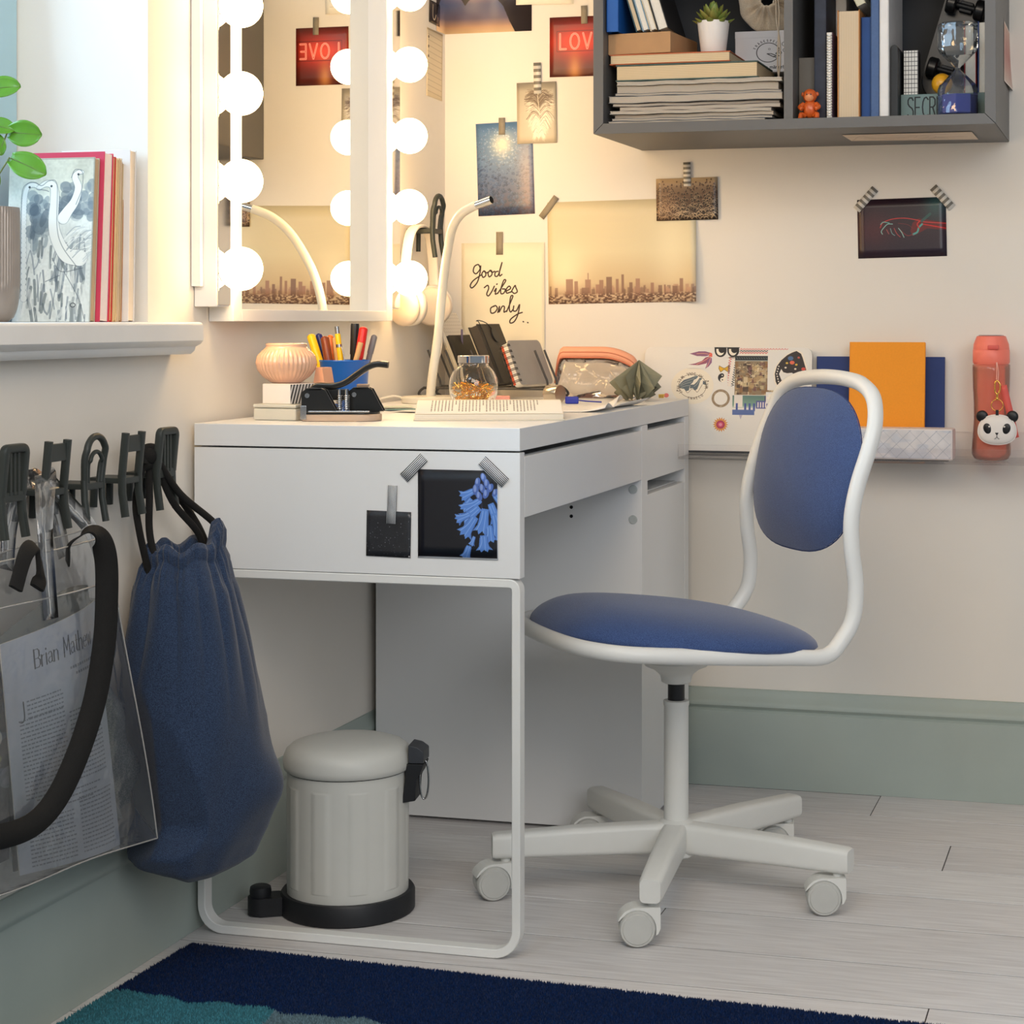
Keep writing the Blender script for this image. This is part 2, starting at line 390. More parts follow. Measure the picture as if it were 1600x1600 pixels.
for k, wa in zip(range(5), (212, 198, 194, 190, 200)):
    a = R(204+72*k-216.8); d = Vector((cos(a), sin(a), 0)); s = Vector((-sin(a), cos(a), 0))
    b = B(); secs = []
    for t, zt, zb, hw in ((.022,.108,.060,.0195), (.16,.106,.0615,.0185), (.287,.1005,.0625,.017), (.293,.098,.064,.015)):
        h = zt-zb; pts = rrect(hw*2, h, .009 if t < .29 else .007, 4, 0, (zt+zb)/2)
        secs.append([tuple(d*t+s*x+Vector((0,0,z))) for x, z in pts])
    n = len(secs[0]); vs = [v for q in secs for v in q]
    fs = [(i*n+j, i*n+(j+1) % n, (i+1)*n+(j+1) % n, (i+1)*n+j) for i in range(3) for j in range(n)]+[tuple(range(n)), tuple(range(3*n, 4*n))]
    b.faces(vs, fs); b.build('leg', M_cbase, ch)
    # caster: swivel housing with two wheels; wa = world heading of the trailing wheel
    c0 = d*.272; h = R(wa-216.8); e = Vector((cos(h), sin(h), 0)); f = Vector((-sin(h), cos(h), 0))
    wc = c0+e*.022+Vector((0,0,.0265))
    pr = [(.0305*cos(R(q)), .0305*sin(R(q))) for q in range(20, 101, 10)]+[(-.020,.0305),(-.0325,.0305),(-.0335,.029),(-.0335,.0),(-.030,-.008),(-.0265,-.010)]+[(.0278*cos(R(q)), .0278*sin(R(q))) for q in range(195, 19, -14)]
    MC = Matrix(((e.x, 0, f.x, wc.x), (e.y, 0, f.y, wc.y), (0, 1, 0, wc.z), (0, 0, 0, 1)))
    b = B(); b.prism(pr, -.0175, .0175, M=MC, bev=.0008); b.cyl(c0+Vector((0,0,.054)), c0+Vector((0,0,.066)), .008, n=14); b.cyl(wc-f*.017, wc+f*.017, .006, n=14)
    cs = b.build('caster', M_cbase, ch)
    for sgn in (-1, 1):
        b = B(); M = Matrix.Translation(wc+f*(sgn*.0125)) @ (f*sgn).to_track_quat('Z', 'Y').to_matrix().to_4x4()
        b.lathe([(.004,-.009),(.0255,-.009),(.0265,-.007),(.0265,.005),(.0245,.0085),(.022,.0085),(.021,.0098),(.003,.0105)], 28, M); b.build('wheel', M_cwheel, cs)

# ------------------------------------------------------------------ pedal bin
M_bin = mat('light_grey_lacquer', (.80,.80,.775), .42, var=.012)
pb = thing('pedal_bin', 'small light grey pedal bin with a black base, under the desk', 'bin', (.169, .165, 0))
b = B()
def binf(u, v):
    a = 2*pi*u; z = .028+.187*v; r = .0925
    ph = (u*10+.1) % 1
    if .28 < ph < .72 and .09 < v < .9: r += .0006
    return (r*cos(a), r*sin(a), z)
zs = [0, .085, .09, .095, .1]+[.1+.79*i/6 for i in range(1, 6)]+[.89, .895, .905, .91, 1]
us = sorted(set([round((i+o-.1)/10 % 1, 6) for i in range(10) for o in (0, .1, .2, .27, .29, .4, .5, .6, .71, .73, .85)]))
vs = [binf(u, v) for u in us for v in zs]; nv = len(zs); nu = len(us)
b.faces(vs, [(i*nv+j, ((i+1) % nu)*nv+j, ((i+1) % nu)*nv+j+1, i*nv+j+1) for i in range(nu) for j in range(nv-1)])
b.build('body', M_bin, pb, ang=60)
b = B(); b.lathe([(.080,.2165),(.0945,.2165),(.0972,.2185),(.0985,.226),(.0975,.238),(.0935,.247),(.086,.2535),(.07,.259),(.04,.2625),(.0005,.2635)], 48); b.build('lid', M_bin, pb, ang=60)
b = B(); b.lathe([(.086,.2135),(.0915,.2135),(.0915,.2175),(.086,.2175)], 48); b.build('gasket', M_dark, pb)
b = B(); b.lathe([(.101,.0),(.1025,.002),(.1025,.028),(.100,.032),(.0935,.032),(.0935,.020),(.05,.020)], 48); b.build('base_ring', M_black, pb)
dp = Vector((-.098, -.052, 0)).normalized(); sp = Vector((-dp.y, dp.x, 0))
b = B(); M = Matrix((( dp.x, sp.x, 0, 0), (dp.y, sp.y, 0, 0), (0,0,1,0), (0,0,0,1)))
b.prism(rrect(.066, .040, .018, 6, .118, 0), .001, .028, M=M, bev=.002); pd = b.build('pedal', M_black, pb)
b = B(); b.lathe([(.016,.028),(.0165,.036),(.0155,.042),(.012,.044),(.002,.044)], 24, T(tuple(dp*.132))); b.build('pedal_button', M_black, pd)
hd = Vector((.985, .17, 0)).normalized(); sp = Vector((-hd.y, hd.x, 0)); M = Matrix(((hd.x, sp.x, 0, 0), (hd.y, sp.y, 0, 0), (0,0,1,0), (0,0,0,1)))
MH = M @ Matrix(((1,0,0,0),(0,0,-1,0),(0,1,0,0),(0,0,0,1)))
b = B(); b.prism([(.088,.168),(.109,.172),(.109,.203),(.116,.212),(.122,.228),(.0935,.228),(.0935,.205)], -.022, .022, M=MH, bev=.0015); hg = b.build('hinge', M_black, pb)
b = B(); b.prism([(.0985,.229),(.122,.229),(.122,.247),(.112,.254),(.098,.257)], -.023, .023, M=MH, bev=.002); b.build('hinge_cover', mat('dark_grey_plastic', (.22,.23,.25), .45), pb)
b = B(); b.tube([tuple(M @ Vector((.118+.007*sin(2*pi*i/28)+.0005, .0, .2+.030*cos(2*pi*i/28)))) for i in range(28)], .0016, 8, closed=True); b.build('wire_handle', M_steel, pb)

# ------------------------------------------------------------------ painted prints
class Cv:
    """a small canvas painted with numpy, used as the flat print on paper"""
    def __init__(s, w, h, col):
        s.w, s.h = w, h; s.a = np.zeros((h, w, 3)); s.a[:] = s.c(col); s.Y, s.X = np.mgrid[0:h, 0:w].astype(float)
    @staticmethod
    def c(col):
        if isinstance(col, str): return np.array([int(col[i:i+2], 16)/255 for i in (0, 2, 4)])
        return np.array(col, float)
    def blend(s, m, col): m = np.clip(m, 0, 1)[..., None]; s.a = s.a*(1-m)+s.c(col)*m; return s
    def vgrad(s, stops):
        t = s.Y/(s.h-1); ts = [q[0] for q in stops]; cs = np.array([s.c(q[1]) for q in stops])
        for k in range(3): s.a[..., k] = np.interp(t, ts, cs[:, k])
        return s
    def glow(s, cx, cy, r, col, a=1., sy=1.): d = np.hypot(s.X-cx, (s.Y-cy)/sy)/r; return s.blend(a*np.exp(-d*d), col)
    def ell(s, cx, cy, rx, ry, col, rot=0, a=1., ring=0):
        q = R(rot); x = (s.X-cx)*cos(q)+(s.Y-cy)*sin(q); y = -(s.X-cx)*sin(q)+(s.Y-cy)*cos(q)
        d = (np.hypot(x/rx, y/ry)-1)*min(rx, ry)
        m = np.clip(.5-d, 0, 1) if not ring else np.clip(ring/2+.5-np.abs(d), 0, 1)
        return s.blend(m*a, col)
    def rect(s, x0, y0, x1, y1, col, a=1.):
        m = np.clip(s.X-x0+.5, 0, 1)*np.clip(x1-s.X+.5, 0, 1)*np.clip(s.Y-y0+.5, 0, 1)*np.clip(y1-s.Y+.5, 0, 1); return s.blend(m*a, col)
    def poly(s, pts, col, a=1.):
        m = np.zeros((s.h, s.w), bool); n = len(pts)
        for i in range(n):
            (x0, y0), (x1, y1) = pts[i], pts[(i+1) % n]
            if y0 == y1: continue
            m ^= ((y0 > s.Y) != (y1 > s.Y)) & (s.X < (x1-x0)*(s.Y-y0)/(y1-y0)+x0)
        return s.blend(m*a, col)
    def line(s, pts, wd, col, a=1., sm=0, nib=None):
        if sm: pts = [(v.x, v.y) for v in smooth([(x, y, 0) for x, y in pts], sm)]
        D = np.full((s.h, s.w), 1e9)
        for (x0, y0), (x1, y1) in zip(pts, pts[1:]):
            p = wd+3; xa, xb = int(max(0, min(x0, x1)-p)), int(min(s.w, max(x0, x1)+p+1)); ya, yb = int(max(0, min(y0, y1)-p)), int(min(s.h, max(y0, y1)+p+1))
            if xa >= xb or ya >= yb: continue
            X, Y = s.X[ya:yb, xa:xb], s.Y[ya:yb, xa:xb]; dx, dy = x1-x0, y1-y0; l2 = dx*dx+dy*dy or 1e-9
            t = np.clip(((X-x0)*dx+(Y-y0)*dy)/l2, 0, 1); d = np.hypot(X-x0-t*dx, Y-y0-t*dy)
            if nib: d = d+wd/2*(1-nib)*abs(dx)/math.sqrt(l2)
            D[ya:yb, xa:xb] = np.minimum(D[ya:yb, xa:xb], d)
        return s.blend(np.clip(wd/2+.5-D, 0, 1)*a, col)
    def noise(s, cell, amp, seed=1, stretch=1.):
        g = np.random.RandomState(seed); nx, ny = int(s.w/cell/stretch)+3, int(s.h/cell)+3; n = g.rand(ny, nx)
        fx, fy = s.X/cell/stretch, s.Y/cell; ix, iy = fx.astype(int), fy.astype(int); u, v = fx-ix, fy-iy; u, v = u*u*(3-2*u), v*v*(3-2*v)
        return ((n[iy, ix]*(1-u)+n[iy, ix+1]*u)*(1-v)+(n[iy+1, ix]*(1-u)+n[iy+1, ix+1]*u)*v-.5)*2*amp
    def grain(s, cell, amp, seed=1, st=1.): s.a = np.clip(s.a+s.noise(cell, amp, seed, st)[..., None], 0, 1); return s
    def text(s, t, x, y, h, wd, col, rot=0, gap=.3, xs=1., nib=None, slant=0):
        cx = 0; q = R(rot)
        for chx in t:
            st = GL.get(chx); 
            if st is None: cx += .45*h; continue
            wdt = st[0]
            for pl in st[1]:
                pts = [(cx+(px*xs+slant*(1-py))*h, (py-1)*h) for px, py in pl]
                pts = [(x+a*cos(q)-b*sin(q), y+a*sin(q)+b*cos(q)) for a, b in pts]
                s.line(pts, wd, col, nib=nib)
            cx += (wdt*xs+gap)*h
        return cx
    def mat(s, name, rough=.55, coat=0.):
        im = bpy.data.images.new(name, s.w, s.h); px = np.ones((s.h, s.w, 4), np.float32); px[..., :3] = s.a[::-1]
        im.pixels.foreach_set(px.ravel()); im.update(); im.pack()
        m = bpy.data.materials.new(name); m.use_nodes = True; N = m.node_tree.nodes; b = N['Principled BSDF']
        t = N.new('ShaderNodeTexImage'); t.image = im; t.extension = 'EXTEND'; m.node_tree.links.new(t.outputs[0], b.inputs['Base Color'])
        b.inputs['Roughness'].default_value = rough; b.inputs['Coat Weight'].default_value = coat; b.inputs['Coat Roughness'].default_value = .15; MATS[name] = m; return m
def arcp(cx, cy, rx, ry, a0, a1, n=8): return [(cx+rx*cos(R(a0+(a1-a0)*i/n)), cy+ry*sin(R(a0+(a1-a0)*i/n))) for i in range(n+1)]
# stroke letters on a unit-high cell: (width, [polylines]), y 0 at the top, 1 on the baseline
GL = {'A': (.6, [[(0,1),(.3,0),(.6,1)], [(.12,.65),(.48,.65)]]), 'B': (.5, [[(0,0),(0,1),(.35,1),(.5,.86),(.5,.64),(.35,.5),(0,.5)], [(.33,.5),(.45,.38),(.45,.13),(.33,0),(0,0)]]),
 'C': (.55, [arcp(.3,.5,.3,.5,-50,-310)]), 'D': (.55, [[(0,0),(0,1),(.3,1),(.55,.75),(.55,.25),(.3,0),(0,0)]]), 'E': (.42, [[(.42,0),(0,0),(0,1),(.42,1)], [(0,.5),(.36,.5)]]),
 'F': (.42, [[(.42,0),(0,0),(0,1)], [(0,.5),(.34,.5)]]), 'G': (.58, [arcp(.3,.5,.3,.5,-50,-350)+[(.6,.55),(.35,.55)]]), 'H': (.5, [[(0,0),(0,1)], [(.5,0),(.5,1)], [(0,.5),(.5,.5)]]),
 'I': (.05, [[(.02,0),(.02,1)]]), 'K': (.5, [[(0,0),(0,1)], [(.5,0),(0,.55),(.5,1)]]), 'L': (.4, [[(0,0),(0,1),(.4,1)]]), 'M': (.65, [[(0,1),(.05,0),(.32,.7),(.6,0),(.65,1)]]),
 'N': (.52, [[(0,1),(0,0),(.52,1),(.52,0)]]), 'O': (.6, [arcp(.3,.5,.3,.5,0,360,14)]), 'P': (.45, [[(0,1),(0,0),(.3,0),(.45,.13),(.45,.38),(.3,.52),(0,.52)]]),
 'R': (.48, [[(0,1),(0,0),(.3,0),(.46,.13),(.46,.38),(.3,.5),(0,.5)], [(.25,.5),(.5,1)]]), 'S': (.48, [[(.46,.14),(.36,.02),(.14,.02),(.02,.14),(.02,.32),(.14,.44),(.36,.54),(.47,.68),(.47,.86),(.36,.98),(.12,.98),(.0,.86)]]),
 'T': (.5, [[(0,0),(.5,0)], [(.25,0),(.25,1)]]), 'U': (.5, [[(0,0),(0,.75),(.12,.97),(.38,.97),(.5,.75),(.5,0)]]), 'V': (.55, [[(0,0),(.275,1),(.55,0)]]), 'W': (.8, [[(0,0),(.2,1),(.4,.2),(.6,1),(.8,0)]]),
 'Y': (.52, [[(0,0),(.26,.5),(.52,0)], [(.26,.5),(.26,1)]]), 'Å': (.6, [[(0,1),(.3,.12),(.6,1)], [(.12,.7),(.48,.7)], arcp(.3,-.05,.09,.09,0,360,8)]),
 'a': (.42, [[(.03,.5),(.15,.4),(.3,.42),(.36,.55),(.36,.92),(.45,1)], [(.36,.66),(.12,.7),(.0,.84),(.08,.98),(.24,.98),(.36,.86)]]), 'ä': (.42, [[(.03,.5),(.15,.4),(.3,.42),(.36,.55),(.36,.92),(.45,1)], [(.36,.66),(.12,.7),(.0,.84),(.08,.98),(.24,.98),(.36,.86)], [(.1,.2),(.12,.2)], [(.28,.2),(.3,.2)]]),
 'e': (.42, [[(.02,.68),(.42,.68),(.38,.47),(.22,.4),(.06,.5),(0,.7),(.06,.92),(.22,1),(.4,.9)]]), 'h': (.42, [[(0,0),(0,1)], [(0,.6),(.12,.44),(.3,.42),(.4,.55),(.4,1)]]), 'i': (.06, [[(.03,.42),(.03,1)], [(.03,.16),(.03,.18)]]),
 'k': (.4, [[(0,0),(0,1)], [(.36,.42),(0,.74),(.4,1)]]), 'm': (.66, [[(0,.42),(0,1)], [(0,.58),(.14,.42),(.26,.43),(.33,.56),(.33,1)], [(.33,.58),(.46,.42),(.58,.43),(.66,.56),(.66,1)]]), 'n': (.4, [[(0,.42),(0,1)], [(0,.6),(.12,.44),(.3,.42),(.4,.55),(.4,1)]]),
 'r': (.28, [[(0,.42),(0,1)], [(0,.62),(.1,.46),(.27,.42)]]), 's': (.34, [[(.32,.5),(.2,.41),(.05,.46),(.03,.6),(.18,.7),(.32,.78),(.32,.93),(.16,1),(0,.92)]]), 't': (.28, [[(.12,.15),(.12,.9),(.2,1),(.3,.96)], [(0,.42),(.28,.42)]]),
 'v': (.4, [[(0,.42),(.2,1),(.4,.42)]]), 'w': (.6, [[(0,.42),(.16,1),(.3,.5),(.46,1),(.6,.42)]])}
G = np.random.RandomState(3)

def sheetP(u, n, org, w_, h_, rot=0, curl=0., off=.0012, lift=None):
    """point function of a w x h sheet whose lower-left is at org; u right axis, n outward normal"""
    u, n = Vector(u), Vector(n); q = R(rot); o = Vector(org); up = Vector((0,0,1)); uu = u*cos(q)+up*sin(q); vv = up*cos(q)-u*sin(q)
    def P(a, b):
        z = off+(lift(a, b) if lift else 0)+curl*max(0, (a-.75)/.25)**2*(1-b)**.7*max(0, 1-max(0, b-.5)*2.5)
        return o+uu*(w_*a)+vv*(h_*b)+n*z
    return P
M_tape = mat('grey_paper_tape', (.58,.54,.47), .7, var=.05, vs=200)
def stripes(name, c1, c2, scale, axis, thr=.5, gen=True):
    m = bpy.data.materials.new(name); m.use_nodes = True; N = m.node_tree.nodes; L = m.node_tree.links; b = N['Principled BSDF']; b.inputs['Roughness'].default_value = .6
    tc = N.new('ShaderNodeTexCoord'); sp = N.new('ShaderNodeSeparateXYZ'); L.new(tc.outputs['UV' if gen else 'Object'], sp.inputs[0])
    a = N.new('ShaderNodeMath'); a.operation = 'MULTIPLY'; a.inputs[1].default_value = scale; L.new(sp.outputs[axis], a.inputs[0])
    f = N.new('ShaderNodeMath'); f.operation = 'FRACT'; L.new(a.outputs[0], f.inputs[0]); g = N.new('ShaderNodeMath'); g.operation = 'GREATER_THAN'; g.inputs[1].default_value = thr; L.new(f.outputs[0], g.inputs[0])
    mx = N.new('ShaderNodeMix'); mx.data_type = 'RGBA'; L.new(g.outputs[0], mx.inputs[0]); mx.inputs[6].default_value = (*srgb(c1), 1); mx.inputs[7].default_value = (*srgb(c2), 1); L.new(mx.outputs[2], b.inputs['Base Color']); MATS[name] = m; return m
M_washi = stripes('white_and_grey_striped_tape', (.86,.84,.80), (.50,.48,.44), 5, 1)
M_washi_f = stripes('finely_lined_tape', (.88,.89,.90), (.12,.13,.15), 7, 0, .5)
M_washi_d = stripes('finely_lined_beige_tape', (.66,.61,.52), (.52,.47,.39), 7, 0, .5)
def poster(name, label, m, u, n, org, w_, h_, rot=0, curl=0., tapes=(), lift=None, cat='photo', nu=12, nv=8, group=None):
    q = R(rot); uu = Vector(u)*cos(q)+Vector((0,0,1))*sin(q); vv = Vector((0,0,1))*cos(q)-Vector(u)*sin(q)
    c = Vector(org)+uu*(w_/2)+vv*(h_/2); P = sheetP(u, n, org, w_, h_, rot, curl, lift=lift)
    b = B(); b.sheet(lambda a, d: P(a, d)-c, nu, nv); o = b.build(name, m, fixn=False, org=(0,0,0)); o.location = c
    tag(o, label, cat, group); md = o.modifiers.new('paper', 'SOLIDIFY'); md.thickness = .0004; md.offset = -1
    for (tx, tz, tw, tl, tr, tm) in tapes:      # centre on the wall, width, length, tilt
        tq = R(tr); tu = Vector(u)*cos(tq)+Vector((0,0,1))*sin(tq); tv = Vector((0,0,1))*cos(tq)-Vector(u)*sin(tq)
        base = Vector(u)*tx+Vector((0,0,tz)); base += Vector(n)*(Vector(org).dot(Vector(n)))
        b = B(); b.sheet(lambda a, d: base+tu*(tw*(a-.5))+tv*(tl*(d-.5))+Vector(n)*(.0024+curl*.0)-c, 2, 4); t = b.build('tape', tm, o, fixn=False)
        md = t.modifiers.new('paper', 'SOLIDIFY'); md.thickness = .0003; md.offset = -1
    return o
UX, NB = (1,0,0), (0,-1,0)

# neon word
c = Cv(176, 180, '3A120C'); c.vgrad([(0,'5A1D12'),(.4,'8A1F12'),(1,'4A180E')]); c.glow(90, 74, 80, 'E23016', .95, .6); c.glow(90, 74, 50, 'FF5030', .6, .5)
c.glow(78, 160, 22, 'E8A05A', .75, 2.4); c.line([(22,42),(170,42),(170,103),(22,103),(22,42)], 2, '5A0C06', .9)
for tx, chx in ((32,'L'), (64,'O'), (104,'V'), (142,'E')):
    for wd, cc in ((7,'FF6A50'), (4.4,'FFE9E0'), (2.0,'E8452E')): c.text(chx, tx, 96, 46, wd, cc)
poster('photo_print', 'photo of a red neon word sign on the wall, partly behind the grey wall cabinet', c.mat('neon_print', .35), UX, NB, (.206, WB, 1.386), .117, .119, 0, tapes=[(.278, 1.508, .013, .036, 1, M_tape)])
# heart of hands, folded round the corner
c = Cv(300, 150, '6A5F78'); c.vgrad([(0,'4A4350'),(.35,'8A6B74'),(.6,'4A5578'),(.8,'6C6276'),(.92,'C9A184'),(1,'E0C49C')]); c.glow(150, 60, 50, 'C98E80', .5, .6)
c.a = np.clip(c.a+c.noise(30, .03, 4)[..., None], 0, 1)
c.poly([(0,0),(300,0),(300,150),(255,150),(240,128),(222,95),(196,72),(165,66),(140,72),(118,92),(100,68),(70,60),(40,72),(15,95),(0,120)], '2E2628')
b = B(); L1 = .050; L2 = .183; H = .145
def heartP(a, d):
    t = a*(L1+L2); z = 1.4805+H*d
    return Vector((WL+.0012, WB-.0012-(L1-t), z-.012*(1-t/L1)*0)) if t <= L1 else Vector((WL+.0012+(t-L1), WB-.0012, z))
us = [0, L1/(L1+L2), .6, 1]; b.uv = b.bm.loops.layers.uv.new('UVMap')
V = [[b.bm.verts.new(heartP(a, d)) for d in (0, 1)] for a in us]
for i in range(3):
    f = b.bm.faces.new([V[i][0], V[i+1][0], V[i+1][1], V[i][1]])
    for lp, q in zip(f.loops, ((us[i],0), (us[i+1],0), (us[i+1],1), (us[i],1))): lp[b.uv].uv = q
o = tag(b.build('photo_print', c.mat('dusk_print', .35), fixn=False), 'dusk photo of dark hands folded around the room corner', 'photo')
md = o.modifiers.new('paper', 'SOLIDIFY'); md.thickness = .0004; md.offset = -1
c = Cv(120, 120, 'F1EBDD'); c.line([(10,108),(110,106)], 1, 'CFC6B4')
poster('paper_sheet', 'white paper sheet over the corner of the dusk photo', c.mat('white_sheet_print', .8), UX, NB, (.136, WB-.002, 1.533), .12, .13, -1, cat='paper')
# frosted drops
c = Cv(220, 310, '5F7896'); c.vgrad([(0,'5B7FA6'),(.45,'6B86A8'),(.75,'5A6480'),(1,'4A4250')]); gg = np.random.RandomState(5)
for k in range(900):
    x, y = gg.rand()*220, 15+gg.rand()*295; r = 2.2+4.5*y/310; f = .30+.35*gg.rand(); bb = max(0, 1-math.hypot(x-100, y-75)/110)
    c.ell(x, y, r, r*.8, np.clip(np.array([.30+.5*bb, .40+.45*bb, .56+.3*bb])*(1.1-.35*y/310)*(.7+.5*gg.rand()), 0, 1), a=.6); c.ell(x-r*.3, y-r*.3, r*.4, r*.3, np.clip(np.array([.62,.72,.86])*(1.1-.5*y/310)+bb*.2, 0, 1), a=.5)
c.glow(100, 72, 38, 'FFF3D0', .85); c.glow(195, 200, 36, 'E3B7A0', .45, 5)
poster('photo_print', 'blue photo of frosted droplets, left of the feather photo', c.mat('drops_print', .3), UX, NB, (.056, WB, 1.111), .119, .186, 1.8, tapes=[(.106, 1.291, .0135, .034, 0, M_tape)])
# feather
c = Cv(150, 210, 'C9BCA4'); c.vgrad([(0,'9A907E'),(.4,'B3A892'),(1,'C4B79E')]); c.glow(78, 130, 55, 'DDD0B8', .9, 1.5); gg = np.random.RandomState(9)
for k in range(700):
    t = gg.rand(); y0 = 45+t*150; x0 = 80+8*sin(t*3); sd = gg.choice([-1, 1]); ln = (26+34*sin(pi*min(1, t+.15)))*(.6+.5*gg.rand())
    dk = gg.rand() < (.85 if t < .3 else .35 if t < .55 else .08); cc = np.array([.30,.22,.15]) if dk else np.array([.97,.94,.87])
    c.line([(x0, y0), (x0+sd*ln*.45, y0-ln*.45), (x0+sd*ln*.9, y0-ln*(.55 if t < .5 else .1)+gg.rand()*16)], 1.3, cc, .6 if dk else .42, sm=4)
c.line([(78,45),(84,110),(80,200)], 2, 'E9DFC8', sm=5)
poster('photo_print', 'beige photo of a feather on the wall under striped tape', c.mat('feather_print', .35), UX, NB, (.1385, WB-.0012, 1.2545), .083, .122, .6, tapes=[(.181, 1.385, .0155, .062, 1, M_washi)])
# skyline
c = Cv(420, 280, 'DACBA4'); c.vgrad([(0,'D6C8A4'),(.5,'DCCEA8'),(.8,'CDB58C'),(.86,'BFA07C'),(1,'B08E74')]); c.glow(50, 190, 60, 'FFF2CC', .6); c.glow(350, 120, 50, 'F6EAC6', .5, 3); gg = np.random.RandomState(2)
for k in range(70): x = gg.rand()*420; wd = 4+gg.rand()*10; hh = 6+gg.rand()*16; c.rect(x, 252-hh, x+wd, 262, np.array([.66,.52,.42])*(.8+.4*gg.rand()), .8)
for x, wd, hh in ((50,20,46),(74,10,40),(105,16,44),(112,3,62),(135,13,30),(145,12,42),(165,16,50),(192,8,44),(208,7,56),(230,9,34),(248,12,44),(290,9,32),(312,5,24),(328,4,26),(372,10,42),(352,14,22),(95,22,22)):
    c.rect(x, 258-hh, x+wd, 262, np.array([.58,.44,.36])*(.85+.3*gg.rand()), .92)
m = np.clip((c.Y-250)/8, 0, 1); n = c.noise(3, 1, 8, 1.6)
c.blend(m*(n > .15), '7E6152'); c.blend(m*(n < -.35), 'E3CBA8')
poster('photo_print', 'large sepia photo of a city skyline on the back wall', c.mat('skyline_print', .4), UX, NB, (.204, WB, .9335), .304, .203, .9, curl=.012, tapes=[(.2045, 1.127, .013, .052, -38, M_washi_d)], nu=24)
# handwriting
c = Cv(300, 480, 'F1E6CA'); ink = '3A2A20'
words = ([(66,128),(56,112),(36,120),(30,142),(44,152),(62,136),(68,118),(64,150),(50,190),(24,214),(14,204),(30,182),(70,158)], [(84,140),(74,152),(80,168),(94,160),(92,144),(84,140),(96,148),(106,146)], [(116,138),(106,150),(112,166),(126,156),(124,140),(116,138),(128,146),(140,142)], [(158,142),(144,146),(142,162),(156,162),(168,136),(178,104),(166,140),(166,162),(178,156)],
    [(96,246),(110,236),(114,250),(106,274),(114,282),(128,262),(138,240)], [(138,262),(146,250),(142,274),(152,270)], [(148,232),(150,230)], [(152,272),(172,240),(186,216),(178,214),(166,250),(166,272),(178,270),(184,254),(172,252)], [(188,262),(206,250),(200,240),(188,254),(190,270),(206,266)], [(208,266),(224,238),(228,246),(234,264),(222,272),(212,264)],
    [(130,374),(116,384),(118,404),(134,402),(146,384),(138,372),(130,376)], [(148,402),(156,376),(154,400),(168,376),(178,378),(176,400),(186,396)], [(188,398),(208,352),(216,330),(206,334),(200,384),(206,400),(216,390)], [(220,374),(218,394),(232,394),(246,368),(238,412),(222,442),(204,448),(206,432),(236,410),(258,402)], [(262,442),(264,443)], [(282,446),(284,447)])
for k, st in enumerate(words):
    (x0_, y0_, ax, ay, sx) = ((14,145,31,99,.70) if k < 4 else (96,252,82,157,.86) if k < 10 else (116,390,105,228,.80))
    c.line([(ax+(x-x0_)*sx, ay+(y-y0_)*.78) for x, y in st], 4.2, ink, sm=6)
poster('handwritten_poster', 'cream paper with handwritten words, behind the notebooks at the room corner', c.mat('handwriting_print', .8), UX, NB, (.020, WB, .775), .176, .282, 0, curl=.004, tapes=[(.101, 1.056, .0145, .046, 0, M_washi_d)], cat='poster', nu=20)
# crowd
c = Cv(240, 162, '4A3A2E'); c.vgrad([(0,'C9B08C'),(.25,'7A634C'),(.6,'4A382C'),(1,'33261E')]); gg = np.random.RandomState(6)
for k in range(420):
    y = 6+156*(k/420)**.7; x = gg.rand()*240; r = 2+9*(y/162)**1.3
    c.ell(x, y+r, r*1.3, r*1.3, np.array([.27,.20,.15])*(1.6-y/162*.8), a=.9); c.ell(x, y, r*.75, r*.9, '2A1F18', a=.9)
    c.line(arcp(x, y, r*.85, r, 190, 350, 6), max(.8, r*.2), np.array([.93,.82,.66])*(.6+.4*gg.rand()), .85)
c.glow(35, 110, 50, 'C89A70', .45, 1.4)
poster('photo_print', 'small brown photo of a crowd above the corner of the skyline print', c.mat('crowd_print', .35), UX, NB, (.4265, WB-.003, 1.0965), .1235, .0825, .8, tapes=[(.488, 1.187, .0145, .047, 1, M_washi)])
# lit hand
c = Cv(330, 215, '2A1B26'); c.vgrad([(0,'241722'),(.5,'33202A'),(1,'261B28')]); c.glow(60, 110, 70, '5A2226', .6); c.glow(290, 30, 45, '2E5A58', .8, 1.2)
c.poly([(225,75),(330,92),(330,120),(260,112),(232,126),(205,138),(196,120),(205,90)], '6E1C1E', .9)
for pts, wd, cc in (([(330,96),(250,88),(220,80),(175,72),(130,74),(95,86),(84,104)], 3, 'E23A34'), ([(330,114),(262,100),(240,96)], 3.5, 'E2231E'), ([(240,96),(228,108),(222,124),(206,132)], 7, '4FB0A4'), ([(206,132),(186,136),(168,124),(156,112)], 3, '8A3030'),
    ([(130,92),(112,92),(98,104),(88,118),(92,128)], 3, '8FD2C6'), ([(118,88),(96,84),(86,92)], 3, '6FC0B4'), ([(152,108),(164,124),(172,142)], 2.6, '9FDCD0'), ([(136,108),(146,128),(158,140)], 2.6, 'C24A44'), ([(122,108),(128,126),(138,134)], 2.4, '7FB8B0'), ([(108,112),(116,128)], 2.4, 'C06058'), ([(152,90),(186,96),(206,110)], 2, '7A2A2C'), ([(232,84),(222,96),(230,110)], 4, 'D8302A'), ([(270,60),(240,84)], 10, '2E5854')):
    c.line(pts, wd, cc, .9, sm=5)
c.a = np.clip(c.a+c.noise(3, .012, 3)[..., None], 0, 1)
poster('photo_print', 'dark photo of a red and teal lit hand on the back wall', c.mat('hand_print', .3), UX, NB, (.823, WB, 1.0195), .168, .112, 1.2, tapes=[(.8375, 1.1325, .0155, .054, -42, M_washi), (.983, 1.1335, .0155, .054, 42, M_washi)])
